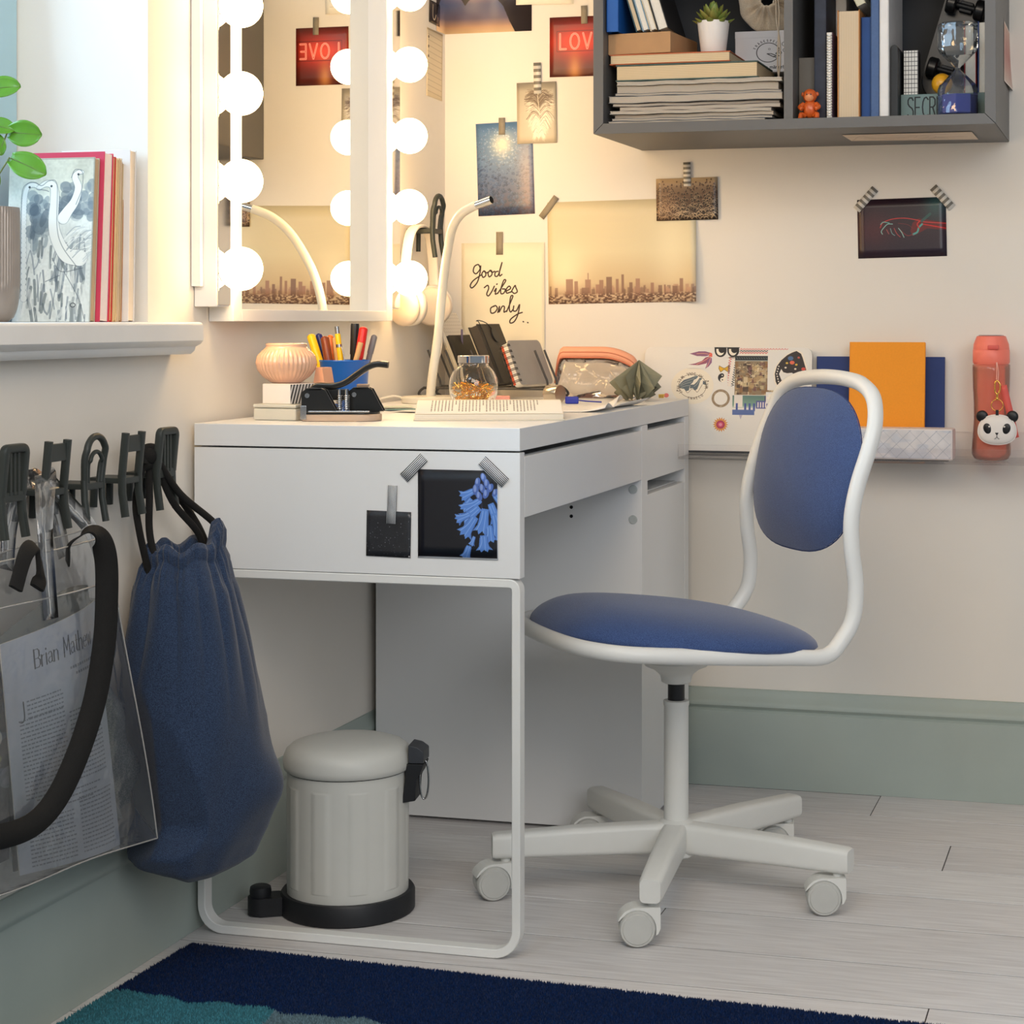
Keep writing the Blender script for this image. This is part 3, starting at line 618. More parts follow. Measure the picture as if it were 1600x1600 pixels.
# blue bells and the starry card on the desk end
c = Cv(250, 262, '15161E'); gg = np.random.RandomState(12)
def bell(x, y, L_, w_, rot):
    w_ *= 1.2; L_ *= 1.08
    q = R(rot); f = lambda a, d: (x+a*cos(q)-d*sin(q), y+a*sin(q)+d*cos(q))
    c.poly([f(-w_*.35,0),f(w_*.35,0),f(w_*.5,L_*.45),f(w_*.55,L_*.7),f(w_*.95,L_*.98),f(w_*.5,L_*.92),f(w_*.35,L_*1.1),f(0,L_*.94),f(-w_*.35,L_*1.1),f(-w_*.5,L_*.92),f(-w_*.95,L_*.98),f(-w_*.55,L_*.7),f(-w_*.5,L_*.45)], '5C8AD6')
    c.line([f(-w_*.2,L_*.1),f(-w_*.25,L_*.5),f(-w_*.6,L_*.95)], 1.6, 'A9CBF5', .8, 4); c.line([f(.1*w_,L_*.1),f(w_*.12,L_*.5),f(w_*.1,L_)], 2.2, '8FB5EE', .8, 4); c.line([f(.42*w_,L_*.1),f(w_*.45,L_*.5),f(w_*.7,L_*.95)], 1.4, '2E4E94', .9, 4)
    c.line([f(-.45*w_,L_*.2),f(-w_*.5,L_*.6)], 1.4, '34569E', .8)
c.line([(204,24),(198,60),(200,110),(206,150)], 4, '2A2C44', sm=5)
for a in ((178,58,44,19,62),(168,84,40,18,40),(236,66,44,18,-40),(196,86,50,19,58),(226,96,56,22,-22),(192,108,60,24,50),(164,128,44,17,66),(210,112,66,26,8),(238,124,66,24,-14),(180,136,62,24,34),(222,160,44,20,-6),(204,190,42,24,-4),(176,194,26,10,20),(160,222,36,18,18)): bell(*a)
for x, y, r in ((204,20,11),(186,34,11),(214,38,12),(180,56,13),(200,52,12),(226,50,11),(212,68,12),(190,74,12),(240,64,10)): c.ell(x, y, r*.75, r*1.25, '4F6CB4', rot=gg.uniform(-30, 30)); c.ell(x-2, y-3, r*.35, r*.8, '93A8DC', a=.8)
c.rect(0, 257, 250, 262, 'E8ECF2'); c.rect(247, 0, 250, 262, 'D8DEE8')
poster('photo_print', 'black photo of blue bell flowers taped to the white desk end', c.mat('bells_print', .3), UX, NB, (.3475, 0, .5635), .1205, .126, 0, tapes=[(.3415, .692, .0165, .043, -45, M_washi_f), (.4615, .688, .0165, .047, 48, M_washi_f)])
c = Cv(160, 150, '2B2C30'); c.a = np.clip(c.a+c.noise(40, .03, 5)[..., None]+c.noise(2, .02, 6)[..., None], 0, 1)
for k in range(70): c.ell(gg.rand()*160, gg.rand()**.6*150, *(2*[.5+gg.rand()*.9]), 'C8CCD4', a=.7)
c.rect(152, 143, 158, 147, 'F0F0F0')
poster('photo_print', 'small dark starry photo left of the blue flower photo', c.mat('stars_print', .3), UX, NB, (.268, 0, .5635), .068, .0655, -1, tapes=[(.308, .638, .0145, .055, -2, M_washi_f)])

# ------------------------------------------------------------------ mirror with lamp strips
mr = thing('wall_mirror', 'white framed mirror above the desk between two strips of globe bulbs', 'mirror', (0, .38, .905))
zt = 1.72
b = B(); b.box((WL+.001, .066, .9), (.026, .095, zt), .0012); part(b, 'frame', M_white, mr)
b = B(); b.box((WL+.001, .676, .9), (.026, .705, zt), .0012); part(b, 'frame', M_white, mr)
b = B(); b.box((WL+.001, .095, .9), (.026, .676, .9185), .0012); part(b, 'frame', M_white, mr)
b = B(); b.box((WL+.001, .095, zt-.018), (.026, .676, zt), .0012); part(b, 'frame', M_white, mr)
b = B(); b.box((WL+.002, .095, .9185), (WL+.006, .676, zt-.018), 0); part(b, 'mirror_glass', mat('mirror_silver', (.93,.93,.91), .008, 1., var=0), mr)
M_bulb = mat('opal_bulb', (1,.98,.94), .3, var=0, emit=(1,.835,.60), es=23.0)
def strip(y0, y1, lab):
    t = thing('mirror_lamp', lab, 'lamp', (WL, (y0+y1)/2, .92), group=None)
    b = B(); b.box((WL+.001, y0, .922), (.0215, y1, 1.62), .0015); part(b, 'housing', M_white, t)
    b = B(); b.box((.0215, y0+.0015, .9245), (.0240, y1-.0015, 1.6175), .0006); part(b, 'mirror_plate', mat('chrome_plate', (.9,.89,.87), .05, 1., var=.01), t)
    yc = (y0+y1)/2
    for k in range(5):
        z = .9785+.1305*k
        pr = [(.0325*sin(R(a)), .0265-.0325*cos(R(a))) for a in range(36, 181, 8)]
        b_ = part(B().lathe([(max(r, .0002), z_) for r, z_ in pr], 32, T(.0240, yc, z) @ RY(90)), 'bulb', M_bulb, t)
        part(B().lathe([(.0200,0),(.0205,.001),(.0195,.002),(.0188,.002)], 28, T(.0240, yc, z) @ RY(90)), 'lamp_socket', M_chrome, b_)
    return t
strip(.020, .062, 'strip of five lit globe bulbs on the left edge of the mirror')
strip(.7055, .7485, 'strip of five lit globe bulbs on the right edge of the mirror')
b = B(); b.box((WL+.001, .010, .952), (.0, .0194, 1.62), .001)
tag(b.build('wall_batten', M_white), 'narrow white batten on the wall left of the mirror', 'batten')

# ------------------------------------------------------------------ grey wall cabinet and everything on it
M_cab = mat('dark_grey_foil', (.40,.395,.39), .5, var=.02, vs=10)
M_cabin = mat('dark_grey_back', (.22,.235,.26), .6, var=.02)
x0, x1, y0, y1, z0, z1, th = .396, 1.106, .743, WB-.0005, 1.2355, 1.585, .0185
cb = thing('wall_cabinet', 'dark grey open wall cabinet with two compartments', 'cabinet', ((x0+x1)/2, WB, z0))
def mitre(a, bq, inn):  # front-facing prism for a mitred board
    b = B(); b.prism(inn, -y1, -y0, M=Matrix(((1,0,0,0),(0,0,-1,0),(0,1,0,0),(0,0,0,1))), bev=.0006); return b
g = .0003
part(mitre(0, 0, [(x0,z0),(x1,z0),(x1-th,z0+th),(x0+th,z0+th)]), 'bottom_board', M_cab, cb)
part(mitre(0, 0, [(x0-g,z0+2*g),(x0+th-g,z0+th+2*g),(x0+th-g,z1-th),(x0-g,z1)]), 'side_board', M_cab, cb)
part(mitre(0, 0, [(x1+g,z0+2*g),(x1+g,z1),(x1-th+g,z1-th),(x1-th+g,z0+th+2*g)]), 'side_board', M_cab, cb)
part(mitre(0, 0, [(x0,z1),(x0+th,z1-th),(x1-th,z1-th),(x1,z1)]), 'top_board', M_cab, cb)
b = B(); b.box((.7415, y0+.002, z0+th), (.7575, y1-.01, z1-th), .0006); part(b, 'divider', M_cab, cb)
b = B(); b.box((x0+th, y1-.012, z0+th), (x1-th, y1-.006, z1-th), 0); part(b, 'back_panel', M_cabin, cb)
zf = z0+th+.0002
c = Cv(300, 80, 'D9C7B2'); [c.line([(gg.rand()*300, gg.rand()*80) for _ in range(3)], 2, 'A8937E', .5, sm=5) for k in range(14)]; c.rect(4, 4, 296, 6, 'BCA892'); c.rect(4, 74, 296, 76, 'BCA892')
b = B(); b.sheet(lambda a, d: Vector((.826+.23*a, .862+.12*d+.03*a*d, z0-.0012)), 2, 2); o = part(b, 'paper_sticker', c.mat('receipt_print', .7), cb, 'pale torn paper sticker under the cabinet', fixn=False)
c = Cv(80, 110, 'B98A7C'); c.vgrad([(0,'C89A84'),(.5,'B05A50'),(1,'D0B8A8')]); [c.line(pts, 2, 'F0E4DA') for pts in ([(1,1),(78,1),(78,108),(1,108),(1,1)],)]
b = B(); b.sheet(lambda a, d: Vector((x1+.0012+.006*(1-d)**2*a, .938+.155*a, 1.332+.108*d)), 6, 6); part(b, 'photo_sticker', c.mat('side_photo_print', .35), cb, 'small reddish photo stuck to the cabinet side', fixn=False)

# books and magazines
M_pages = stripes('page_edges', (.86,.77,.62), (.77,.68,.54), 330, 2, .55, False)
M_pagesg = stripes('magazine_edges', (.77,.73,.67), (.62,.575,.52), 420, 2, .5, False)
M_pagesv = stripes('page_edges_upright', (.86,.78,.66), (.76,.67,.55), 330, 0, .55, False)
M_pagesw = mat('white_page_edges', (.90,.88,.84), .85, var=.06, vs=160, stretch=(6,1,1))
def flat_book(name, label, x0, x1, yf, dep, z, h, cov, pages=None, ct=.0022, rot=0, soft=False, cat='book', group=None):
    pages = pages or M_pages
    t = thing(name, label, cat, ((x0+x1)/2, yf+dep/2, z), R(rot), group); hw, hd = (x1-x0)/2, dep/2
    b = B(); b.box((-hw+.002, -hd+.0015, ct), (hw-.002, hd-.004, h-ct), .0006); b.build('pages', pages, t)
    b = B(); b.box((-hw, -hd, 0), (hw, hd, ct), min(.0008, ct*.4)); b.build('cover', cov, t)
    b = B(); b.box((-hw, -hd, h-ct), (hw, hd, h), min(.0008, ct*.4)); b.build('cover', cov, t)
    b = B(); b.box((-hw, hd-.004, ct), (hw, hd, h-ct), .0006); b.build('spine', cov, t)
    return t
def magazine(label, x0, x1, yf, dep, z, h, cov, rot=0, sag=0., group='magazines in the cabinet stack'):
    t = thing('magazine', label, 'magazine', ((x0+x1)/2, yf+dep/2, z), R(rot), group); hw, hd = (x1-x0)/2, dep/2
    def slab(a, bq, ins):
        b = B(); n = 14; vs = []; 
        for i in range(n):
            x = -hw+ins+(2*hw-2*ins)*i/(n-1); dz = sag*(sin(i*1.7+hw*90)*.5)
            vs += [(x, -hd+ins, a+dz), (x, hd-ins, a+dz), (x, hd-ins, bq+dz), (x, -hd+ins, bq+dz)]
        b.faces(vs, [(4*i+j, 4*i+(j+1) % 4, 4*(i+1)+(j+1) % 4, 4*(i+1)+j) for i in range(n-1) for j in range(4)]+[(0,1,2,3), (4*n-4,4*n-3,4*n-2,4*n-1)]); return b
    slab(.0006, h-.0006, .001).build('pages', M_pagesg, t); slab(0, .0006, 0).build('cover', cov, t); slab(h-.0006, h, 0).build('cover', cov, t); return t
covs = [mat('magazine_cover_%d' % i, c_, .35, var=.15, vs=25) for i, c_ in enumerate(((.55,.55,.55), (.35,.38,.42), (.70,.64,.56), (.80,.78,.74), (.48,.42,.38), (.30,.27,.26)))]
z = zf
for i, (xa, xb, h, tn, r_) in enumerate(((.4195,.706,.0040,'thin magazine at the very bottom of the stack',0), (.424,.716,.0045,'thin magazine second from the bottom of the stack',1.0), (.430,.722,.0060,'magazine third from the bottom of the stack with a frayed edge',-1), (.422,.716,.0052,'magazine under the dark middle of the stack',.6), (.440,.734,.0070,'dog-eared magazine in the middle of the stack',-.6), (.424,.728,.0055,'wide magazine sticking out right in the stack',1.2), (.421,.738,.0120,'thick pale magazine jutting out on both sides of the stack',-.4), (.430,.733,.0042,'thin magazine between two thick magazines',.8), (.433,.729,.0130,'thick white-edged catalogue below the thin white magazine',0), (.436,.738,.0062,'thin white magazine directly under the green book',-.8))):
    magazine(tn+' in the grey cabinet', xa, xb, .757+.004*(i % 3), .20, z, h, covs[i % 6], r_, .0012, None); z += h+.0008
M_green = mat('worn_green_cloth', (.30,.37,.35), .8, var=.25, vs=60)
flat_book('book', 'thick old book with worn green covers on the magazine stack', .432, .692, .762, .175, z+.0006, .0300, M_green, None, .0028); z += .0312
flat_book('book', 'worn book with an orange top cover under the white plant pot', .420, .642, .764, .16, z, .0185, mat('orange_paper_cover', (.75,.40,.25), .6, var=.08), M_pages, .0018); z += .0190
zo = z
b = B(); b.box((-.06, -.075, 0), (.06, .075, .038), .002)
o = b.build('kraft_box', mat('kraft_paper', (.72,.56,.40), .75, var=.04, vs=40)); o.location = (.482, .842, zo+.0002); o.rotation_euler.z = R(-6); tag(o, 'tan kraft block lying on top of the book stack', 'box')
zk = zo+.0386
def up_book(name, label, xc, yc, z, wd, dep, h, cov, pages=None, tilt=0, open_side=True, ct=.0018, rot=0, cat='book'):
    """upright book: spine to the back when open_side (page edges face the room)"""
    t = thing(name, label, cat, (xc, yc, z), rot=(0, R(tilt), R(rot))); hw, hd = wd/2, dep/2
    b = B(); b.box((-hw+ct, -hd+(.002 if open_side else ct), .002), (hw-ct, hd-(ct if open_side else .002), h-.002), .0006); b.build('pages', pages or M_pagesv, t)
    for s in (-1, 1):
        b = B(); xx = sorted((s*hw, s*(hw-ct))); b.box((xx[0], -hd, 0), (xx[1], hd, h), .0006); b.build('cover', cov, t)
    yy = (hd-ct, hd) if open_side else (-hd, -hd+ct)
    b = B(); b.box((-hw, yy[0], 0), (hw, yy[1], h), .0008); b.build('spine', cov, t); return t
M_blue = mat('blue_card', (.10,.36,.68), .5, var=.05)
up_book('folder', 'bright blue cardboard folder standing at the left of the cabinet', .4280, .83, zk+.001, .022, .15, .086, M_blue, M_blue, 0, False)
xl = .4685
for nm, lab, wd, cov, pg, h in (('book', 'tan paged book leaning beside the blue folder', .011, mat('dark_teal_cover', (.16,.30,.36), .5), M_pagesv, .16), ('book', 'white paged book leaning in the middle of the cabinet row', .013, mat('pale_blue_cover', (.55,.66,.74), .5), M_pagesw, .16),
    ('book', 'pale paperback leaning against the black binder', .012, mat('cream_cover', (.84,.79,.70), .6), M_pagesw, .155), ('binder', 'black binder leaning outermost beside the succulent', .020, mat('black_board', (.13,.135,.15), .55), M_pagesw, .16)):
    s_ = wd/cos(R(17))+.0008; up_book(nm, lab, xl+s_/2, .835, zk+.0004+wd/2*sin(R(17)), wd, .14, h, cov, pg, -17); xl += s_
# succulent
pt = thing('potted_succulent', 'green succulent in a small white pot on the book stack', 'plant', (.601, .812, zo+.0005))
b = B(); b.lathe([(.0005,0),(.021,0),(.0225,.002),(.029,.057),(.029,.0585),(.0265,.0585),(.0245,.050),(.0005,.049)], 32, cap=False); b.build('pot', mat('white_ceramic', (.92,.90,.88), .45, var=.01), pt)
M_succ = mat('succulent_green', (.40,.55,.24), .45, var=.2, vs=40, col2=(.58,.50,.26))
b = B()
lf = None
for ring, (n, el, ln, wd, r0) in enumerate(((8,8,.034,.0125,.006), (7,28,.032,.0125,.006), (6,50,.028,.012,.005), (4,70,.024,.010,.003), (1,88,.020,.008,0))):
    for k in range(n):
        a = 360*k/n+ring*27
        def leaf(u, v, ln=ln, wd=wd):
            t = u; hw_ = wd*(sin(pi*min(1, t**.8*.93+.05)))**.8*.62+.0004; q = 2*pi*v; zc = .006*t*t
            return (t*ln, hw_*cos(q), zc+.42*hw_*sin(q))
        c_ = B(); c_.grid(leaf, 9, 8, cv=True, M=T(0,0,.0515+.006*ring) @ RZ(a) @ T(r0,0,0) @ RY(-el))
        lo = c_.build('leaf', M_succ, pt, ang=80)
# white box with a printed face, black box under it, linen bag on top
b = B(); b.box((.600, .968, zf), (.7385, 1.075, 1.3565), .002); tag(b.build('storage_box', mat('black_box_card', (.13,.135,.15), .6)), 'black box at the back behind the magazines', 'box')
gm = thing('game_box', 'white cardboard box with a printed round face under the linen bag', 'box', (.6795, .985, 1.357))
b = B(); b.box((.6215, .905, 1.357), (.7385, 1.065, 1.432), .001); part(b, 'box_body', mat('white_card', (.83,.83,.85), .6, var=.02), gm)
b = B(); b.box((.6212, .9045, 1.4205), (.7388, 1.0653, 1.4335), .001); part(b, 'box_lid', mat('white_card', ()), gm)
c = Cv(330, 215, (.83,.83,.85)); ink = '2E2F35'
cx, cy, r = 175, 92, 62
c.line(arcp(cx, cy, r, r, -38, 0, 8)[::-1]+[], 4.5, ink); c.line(arcp(cx, cy, r, r, 40, 322, 40), 4.5, ink); c.line([(cx+r-4,cy-10),(cx+40,cy+8),(cx+58,cy+24),(cx+30,cy+26),(cx+52,cy+42)], 4.5, ink); c.line([(cx+30,cy+30),(cx-6,cy+8),(cx+16,cy+8),(cx+40,cy+20)], 5, ink)
c.ell(cx+6, cy-22, 5, 5, ink, ring=2)
for x, y, q in ((262,40,13),(266,80,12),(240,96,7),(236,66,4)): c.ell(x, y, q, q, ink, ring=3)
for k, chx in enumerate('FRÅGESPEL'):
    a = -160+k*13; c.text(chx, cx+(r+9)*cos(R(a)), cy+(r+9)*sin(R(a)), 13, 2.2, ink, rot=a+90)
c.text('Svenska märket', 84, 196, 22, 3, ink, gap=.18)
b = B(); b.sheet(lambda a, d: Vector((.6225+.115*a, .9043, 1.3585+.061*d)), 2, 2); part(b, 'printed_face', c.mat('face_print', .6), gm, fixn=False)
M_linen = weave('unbleached_linen', (.80,.73,.63), (.90,.84,.75), 900, .2, .9, .2)
lb = thing('drawstring_pouch', 'beige linen drawstring pouch on the white printed box', 'pouch', (.68, .955, 1.434))
b = B()
def pouch(u, v):
    a = 2*pi*u; fold = 1+.045*sin(a*9+1)*(v**1.5)+.03*sin(a*5)*v
    rr = .066*(1-.10*v) if v < .62 else .066*.938*(1-((v-.62)/.38)**1.15*.80)
    prof = sin(pi*min(v/.55, 1)*.5)**.5 if v < .55 else 1
    x = rr*fold*cos(a)*(.45+.55*prof); y_ = rr*fold*sin(a)*(.45+.55*prof)
    dep = .070*(1-v)+(-.012*max(0, (v-.85)/.15))+.0065*max(0, (v-.5)*2)**.8*(1-max(0, (v-.9)/.1))*sin(a*11+1.5*sin(a*3))
    return (x*.98, -.03+dep-.0, .0575+y_*.86)
b.grid(pouch, 90, 30, cu=True); b.build('cloth', M_linen, lb, ang=80, thick=.001)
b = B(); b.tube(smooth([(.012,-.037,.052),(.020,-.046,.060),(.024,-.050,.030),(.022,-.050,-.020),(.021,-.052,-.060),(.023,-.052,-.085)], 8), .0014, 8)
b.tube(smooth([(.010,-.037,.050),(.017,-.047,.056),(.019,-.052,.020),(.025,-.052,-.020),(.026,-.052,-.060),(.0235,-.052,-.085)], 8), .0014, 8)
b.ball((.0235,-.052,-.089), .0045, 12); b.tube([(.0235,-.052,-.089),(.029,-.053,-.106)], [.003,.0055], 8); b.tube([(.0235,-.052,-.089),(.024,-.053,-.108)], [.003,.005], 8); b.build('drawstring', mat('cotton_cord', (.87,.81,.73), .9, bump=.4, bs=600), lb)

# right compartment
b = B(); b.box((.7585, .80, zf), (.787, .90, 1.367), .001); tag(b.build('card_box', mat('grey_brown_card', (.42,.40,.37), .7)), 'small grey card box behind the monkey figurine', 'box')
mk = thing('monkey_figurine', 'little orange monkey figurine sitting at the cabinet edge', 'figurine', (.7835, .770, zf)); M_or = mat('orange_plastic', (.80,.36,.13), .35, var=.04, coat=.3); M_face = mat('light_orange_plastic', (.88,.57,.38), .4)
b = B(); b.ball((0,0,.018), .013, 24, 1, .85, 1.25)
for s in (-1, 1): b.tube(smooth([(s*.011,-.002,.027),(s*.0165,-.008,.021),(s*.011,-.013,.017)], 5), [.0042]*10+[.0035], 10); b.tube(smooth([(s*.008,-.004,.006),(s*.014,-.010,.008),(s*.0145,-.014,.002)], 5), .0042, 10); b.ball((s*.0145,-.015,.0022), .0045, 12, 1, 1.2, .5)
b.build('torso', M_or, mk, ang=80)
b = B(); b.ball((0,-.001,.041), .0125, 24); [b.ball((s*.0125,0,.044), .004, 12, .8, .6, 1) for s in (-1, 1)]; hd_ = b.build('head', M_or, mk, ang=80)
b = B(); b.ball((0,-.0045,.0395), .0100, 20, 1, .95, .95); b.build('face', M_face, hd_, ang=80)
b = B(); [b.ball((s*.0035,-.0135,.0425), .0012, 8) for s in (-1, 1)]; b.build('eye', M_black, hd_)
def upr(name, label, ua, ub, z_h, cov, pages=None, yf=.765, dep=.16, open_side=False, cat='book', z=zf, tilt=0): return up_book(name, label, (ua+ub)/2, yf+dep/2, z, ub-ua, dep, z_h, cov, pages, tilt, open_side, cat=cat)
M_navy = mat('dark_navy_board', (.17,.19,.25), .6, var=.2, vs=60)
upr('binder', 'dark navy speckled binder right of the monkey figurine', .7885, .8095, .27, M_navy, M_pagesw, .785, cat='binder')
upr('binder', 'white binder behind the wire-bound notebook', .8105, .8300, .29, mat('white_binder', (.88,.87,.86), .5), M_pagesw, .89, cat='binder')
sn = thing('wire_notebook', 'white notebook with a wire spiral along its upright edge', 'notebook', (.820, .785, zf))
b = B(); b.box((-.0075, -.012, 0), (.0015, .10, .152), .0008); b.build('pages', M_pagesw, sn)
b = B(); b.box((.0017, -.012, 0), (.0029, .10, .152), .0004); b.build('cover', mat('purple_cover', (.38,.30,.38), .5), sn)
for k in range(30):
    zz = .006+.0048*k; b = B(); b.tube([(-.0025+.0055*cos(2*pi*i/12), -.0135+.0045*sin(2*pi*i/12), zz+.0012*i/12) for i in range(12)], .0006, 5, closed=True); b.build('ring', M_steel, sn)
upr('book', 'thick tan book with its page edges facing out', .8315, .8705, .190, mat('orange_board', (.75,.50,.26), .6), M_pagesv, .772, .15, True)
upr('book', 'deep blue book next to the tan book', .8715, .8885, .178, mat('deep_blue_board', (.05,.27,.53), .55), M_pagesw, .785)
upr('binder', 'grey blue cloth binder with a plain spine', .8895, .9045, .28, mat('grey_blue_cloth', (.30,.40,.57), .7, var=.06, vs=200), M_pagesw, .775, cat='binder')
upr('binder', 'white binder between blue binder and dark notebook', .9055, .9215, .28, mat('white_binder', ()), M_pagesw, .77, .2, cat='binder')
tb = up_book('book', 'small pale book lying tilted on the blue and tan books', .873, .845, zf+.1985, .016, .14, .11, mat('cream_board', (.80,.78,.68), .5), M_pagesw, -26, False)
b = B(); b.prism(rrect(.012, .128, .006, 5, .0, .064), -.05, .05, M=Matrix(((1,0,0,0),(0,0,-1,0),(0,1,0,0),(0,0,0,1))), bev=.001); o = b.build('pencil_case', mat('charcoal_rubber', (.19,.20,.21), .6)); o.location = (.9290, .835, zf); tag(o, 'slim charcoal case with rounded top beside the white binder', 'case')
SB = thing('lettered_box', 'grey green box with tall dark lettering behind the hourglass', 'box', (1.0095, .875, zf))
M_sb = mat('grey_green_card', (.44,.53,.52), .6, var=.03); b = B(); b.box((-.0735, -.055, 0), (.0735, .055, .0445), .0015); b.build('box_body', M_sb, SB)
c = Cv(440, 130, (.44,.53,.52)); 
for k, chx in enumerate('SECRETS'): c.text(chx, 34+k*39, 122, 108, 7, '171C20', xs=.56)
b = B(); b.sheet(lambda a, d: Vector((-.072+.144*a, -.0556, .001+.0425*d)), 2, 2); b.build('lettering', c.mat('secrets_print', .6), SB, fixn=False)
zs_ = zf+.0447
c = Cv(80, 200, 'E8E6E0'); [c.rect(0, 8+k*20, 80, 10.5+k*20, '2B2C30') for k in range(10)]; [c.rect(8+k*17, 0, 10.5+k*17, 200, '2B2C30') for k in range(5)]
cn = thing('checked_notebook', 'small black and white checked notebook standing on the lettered box', 'notebook', (.953, .850, zs_+.0002)); b = B(); b.box((-.0125, -.02, 0), (.0125, .02, .078), .001); b.build('pages', M_black, cn)
b = B(); b.sheet(lambda a, d: Vector((-.0123+.0246*a, -.0206, .0003+.0775*d)), 2, 2); b.build('cover', c.mat('check_print', .5), cn, fixn=False)
sk = thing('skateboard', 'black skateboard leaning in the cabinet behind the yellow ball', 'skateboard', (.985, .955, zs_)); M_deck = mat('black_deck', (.12,.135,.16), .35, var=.05); SKM = T(.004, 0, 0) @ RY(17)
b = B(); b.prism([(x, y_) for x, y_ in rrect(.085, .32, .04, 8, 0, .16)], 0, .010, M=SKM @ Matrix(((1,0,0,0),(0,0,1,0),(0,1,0,0),(0,0,0,1))) @ T(0,0,-.005), bev=.002); b.build('deck', M_deck, sk)
for zz in (.055, .175):
    b = B(); b.cyl(SKM @ Vector((-.03,-.022,zz)), SKM @ Vector((.03,-.022,zz)), .005, n=12); b.box((-.012,-.022,zz-.01), (.012,-.005,zz+.01), .002, M=SKM); tr_ = b.build('truck', M_black, sk)
    for s in (-1, 1):
        b = B(); b.lathe([(.006,-.009),(.0165,-.009),(.019,-.006),(.019,.006),(.0165,.009),(.006,.009)], 24, SKM @ T(s*.026,-.022,zz) @ RY(90)); b.build('wheel', mat('black_rubber', (.09,.09,.095), .3), tr_)
b = B(); b.ball((0,0,0), .0185, 32); o = b.build('yellow_ball', mat('yellow_rubber', (.86,.62,.12), .35, coat=.3)); o.location = (1.0065, .838, zs_+.0186); tag(o, 'yellow ball on the lettered box', 'ball')
up_book('book', 'white book with red edges behind the hourglass', 1.0525, .90, zs_, .0215, .05, .128, mat('red_cover', (.60,.15,.17), .5), M_pagesw, 0, True)
up_book('book', 'white book with a blue cover in the right cabinet corner', 1.0745, .90, zs_, .0175, .05, .132, mat('blue_cover', (.14,.28,.55), .5), M_pagesw, 0, True)
hg = thing('hourglass', 'clear glass hourglass with blue sand at the cabinet edge', 'hourglass', (1.0385, .785, zf))
def hexa(prof, n=6): 
    b = B(); b.lathe(prof, n); return b
pr = [(.031,.0),(.0345,.004),(.0345,.046),(.031,.055),(.005,.080),(.0045,.084),(.031,.110),(.0345,.118),(.0345,.158),(.0315,.1605)]
b = hexa(pr, 8); b.build('glass_body', thin('hourglass_glass', 'F2F5F6', .03, .05, .9), hg, ang=20)
b = hexa([(.030,.0025),(.0325,.005),(.0325,.036),(.0005,.0365)], 8); b.build('sand', mat('blue_sand', (.10,.20,.58), .8, bump=.3, bs=900), hg, ang=20)

# ------------------------------------------------------------------ things on the desk top
ZD = .7502
M_pl = mat('milky_plastic', (.90,.89,.84), .35, var=.01, trans=.25, ior=1.3)
ob = thing('plastic_box', 'low milky plastic box under the striped box at the desk corner', 'box', (.082, .140, ZD), R(-6))
b = B(); b.box((-.0375,-.042,0), (.0375,.042,.0185), .003); b.build('box_body', M_pl, ob); b = B(); b.box((-.0378,-.0423,.019), (.0378,.0423,.0245), .002); b.build('box_lid', M_pl, ob)
st = thing('striped_box', 'white card box with black diagonal stripes on its side, under the ribbed vase', 'box', (.0885, .156, ZD+.0247), R(-17))
b = B(); b.box((-.028,-.047,0), (.028,.047,.030), .0008); b.build('box_body', mat('white_card_matte', (.92,.90,.88), .6, var=.01), st)
c = Cv(160, 60, (.90,.88,.86)); [c.line([(x, 66), (x+22, -6)], 5.5, '3A3836') for x in range(-30, 180, 12)]
b = B(); b.sheet(lambda a, d: Vector((.0284, -.0465+.093*a, .0005+.029*d)), 2, 2); b.build('striped_side', c.mat('diagonal_print', .5), st, fixn=False)
b = B(); M_pv = mat('peach_glaze', (.90,.72,.60), .18, var=.05, vs=40, coat=.6)
def vasef(u, v):
    a = 2*pi*u; pr = [(.0005,0),(.022,0),(.026,.002),(.036,.010),(.0435,.020),(.046,.031),(.0435,.042),(.036,.051),(.0315,.0555),(.0315,.0605),(.0295,.0612),(.0275,.056),(.0275,.045),(.0005,.012)]
    q = v*(len(pr)-1); i = min(int(q), len(pr)-2); f = q-i; r = pr[i][0]*(1-f)+pr[i+1][0]*f; z = pr[i][1]*(1-f)+pr[i+1][1]*f
    if .004 < z < .052 and v < .62: r *= 1+.022*cos(a*40)*min(1, (z-.004)/.008)*min(1, (.052-z)/.008)
    return (r*cos(a), r*sin(a), z)
b.grid(vasef, 240, 40, cu=True); o = b.build('ribbed_vase', M_pv, ang=75); o.location = (.0695, .158, ZD+.0551); tag(o, 'small round ribbed peach vase on the stacked boxes', 'vase')
b = B(); b.prism([(-.011,0),(.011,0),(.006,.024),(-.006,.024)], -.012, .012, M=RX(90), bev=.0006); o = b.build('paper_wedge', mat('peach_paper', (.90,.66,.52), .8)); o.location = (.124, .176, ZD+.0551); o.rotation_euler.z = R(-15); tag(o, 'peach paper wedge behind the ribbed vase on the striped box', 'paper')
b = B()
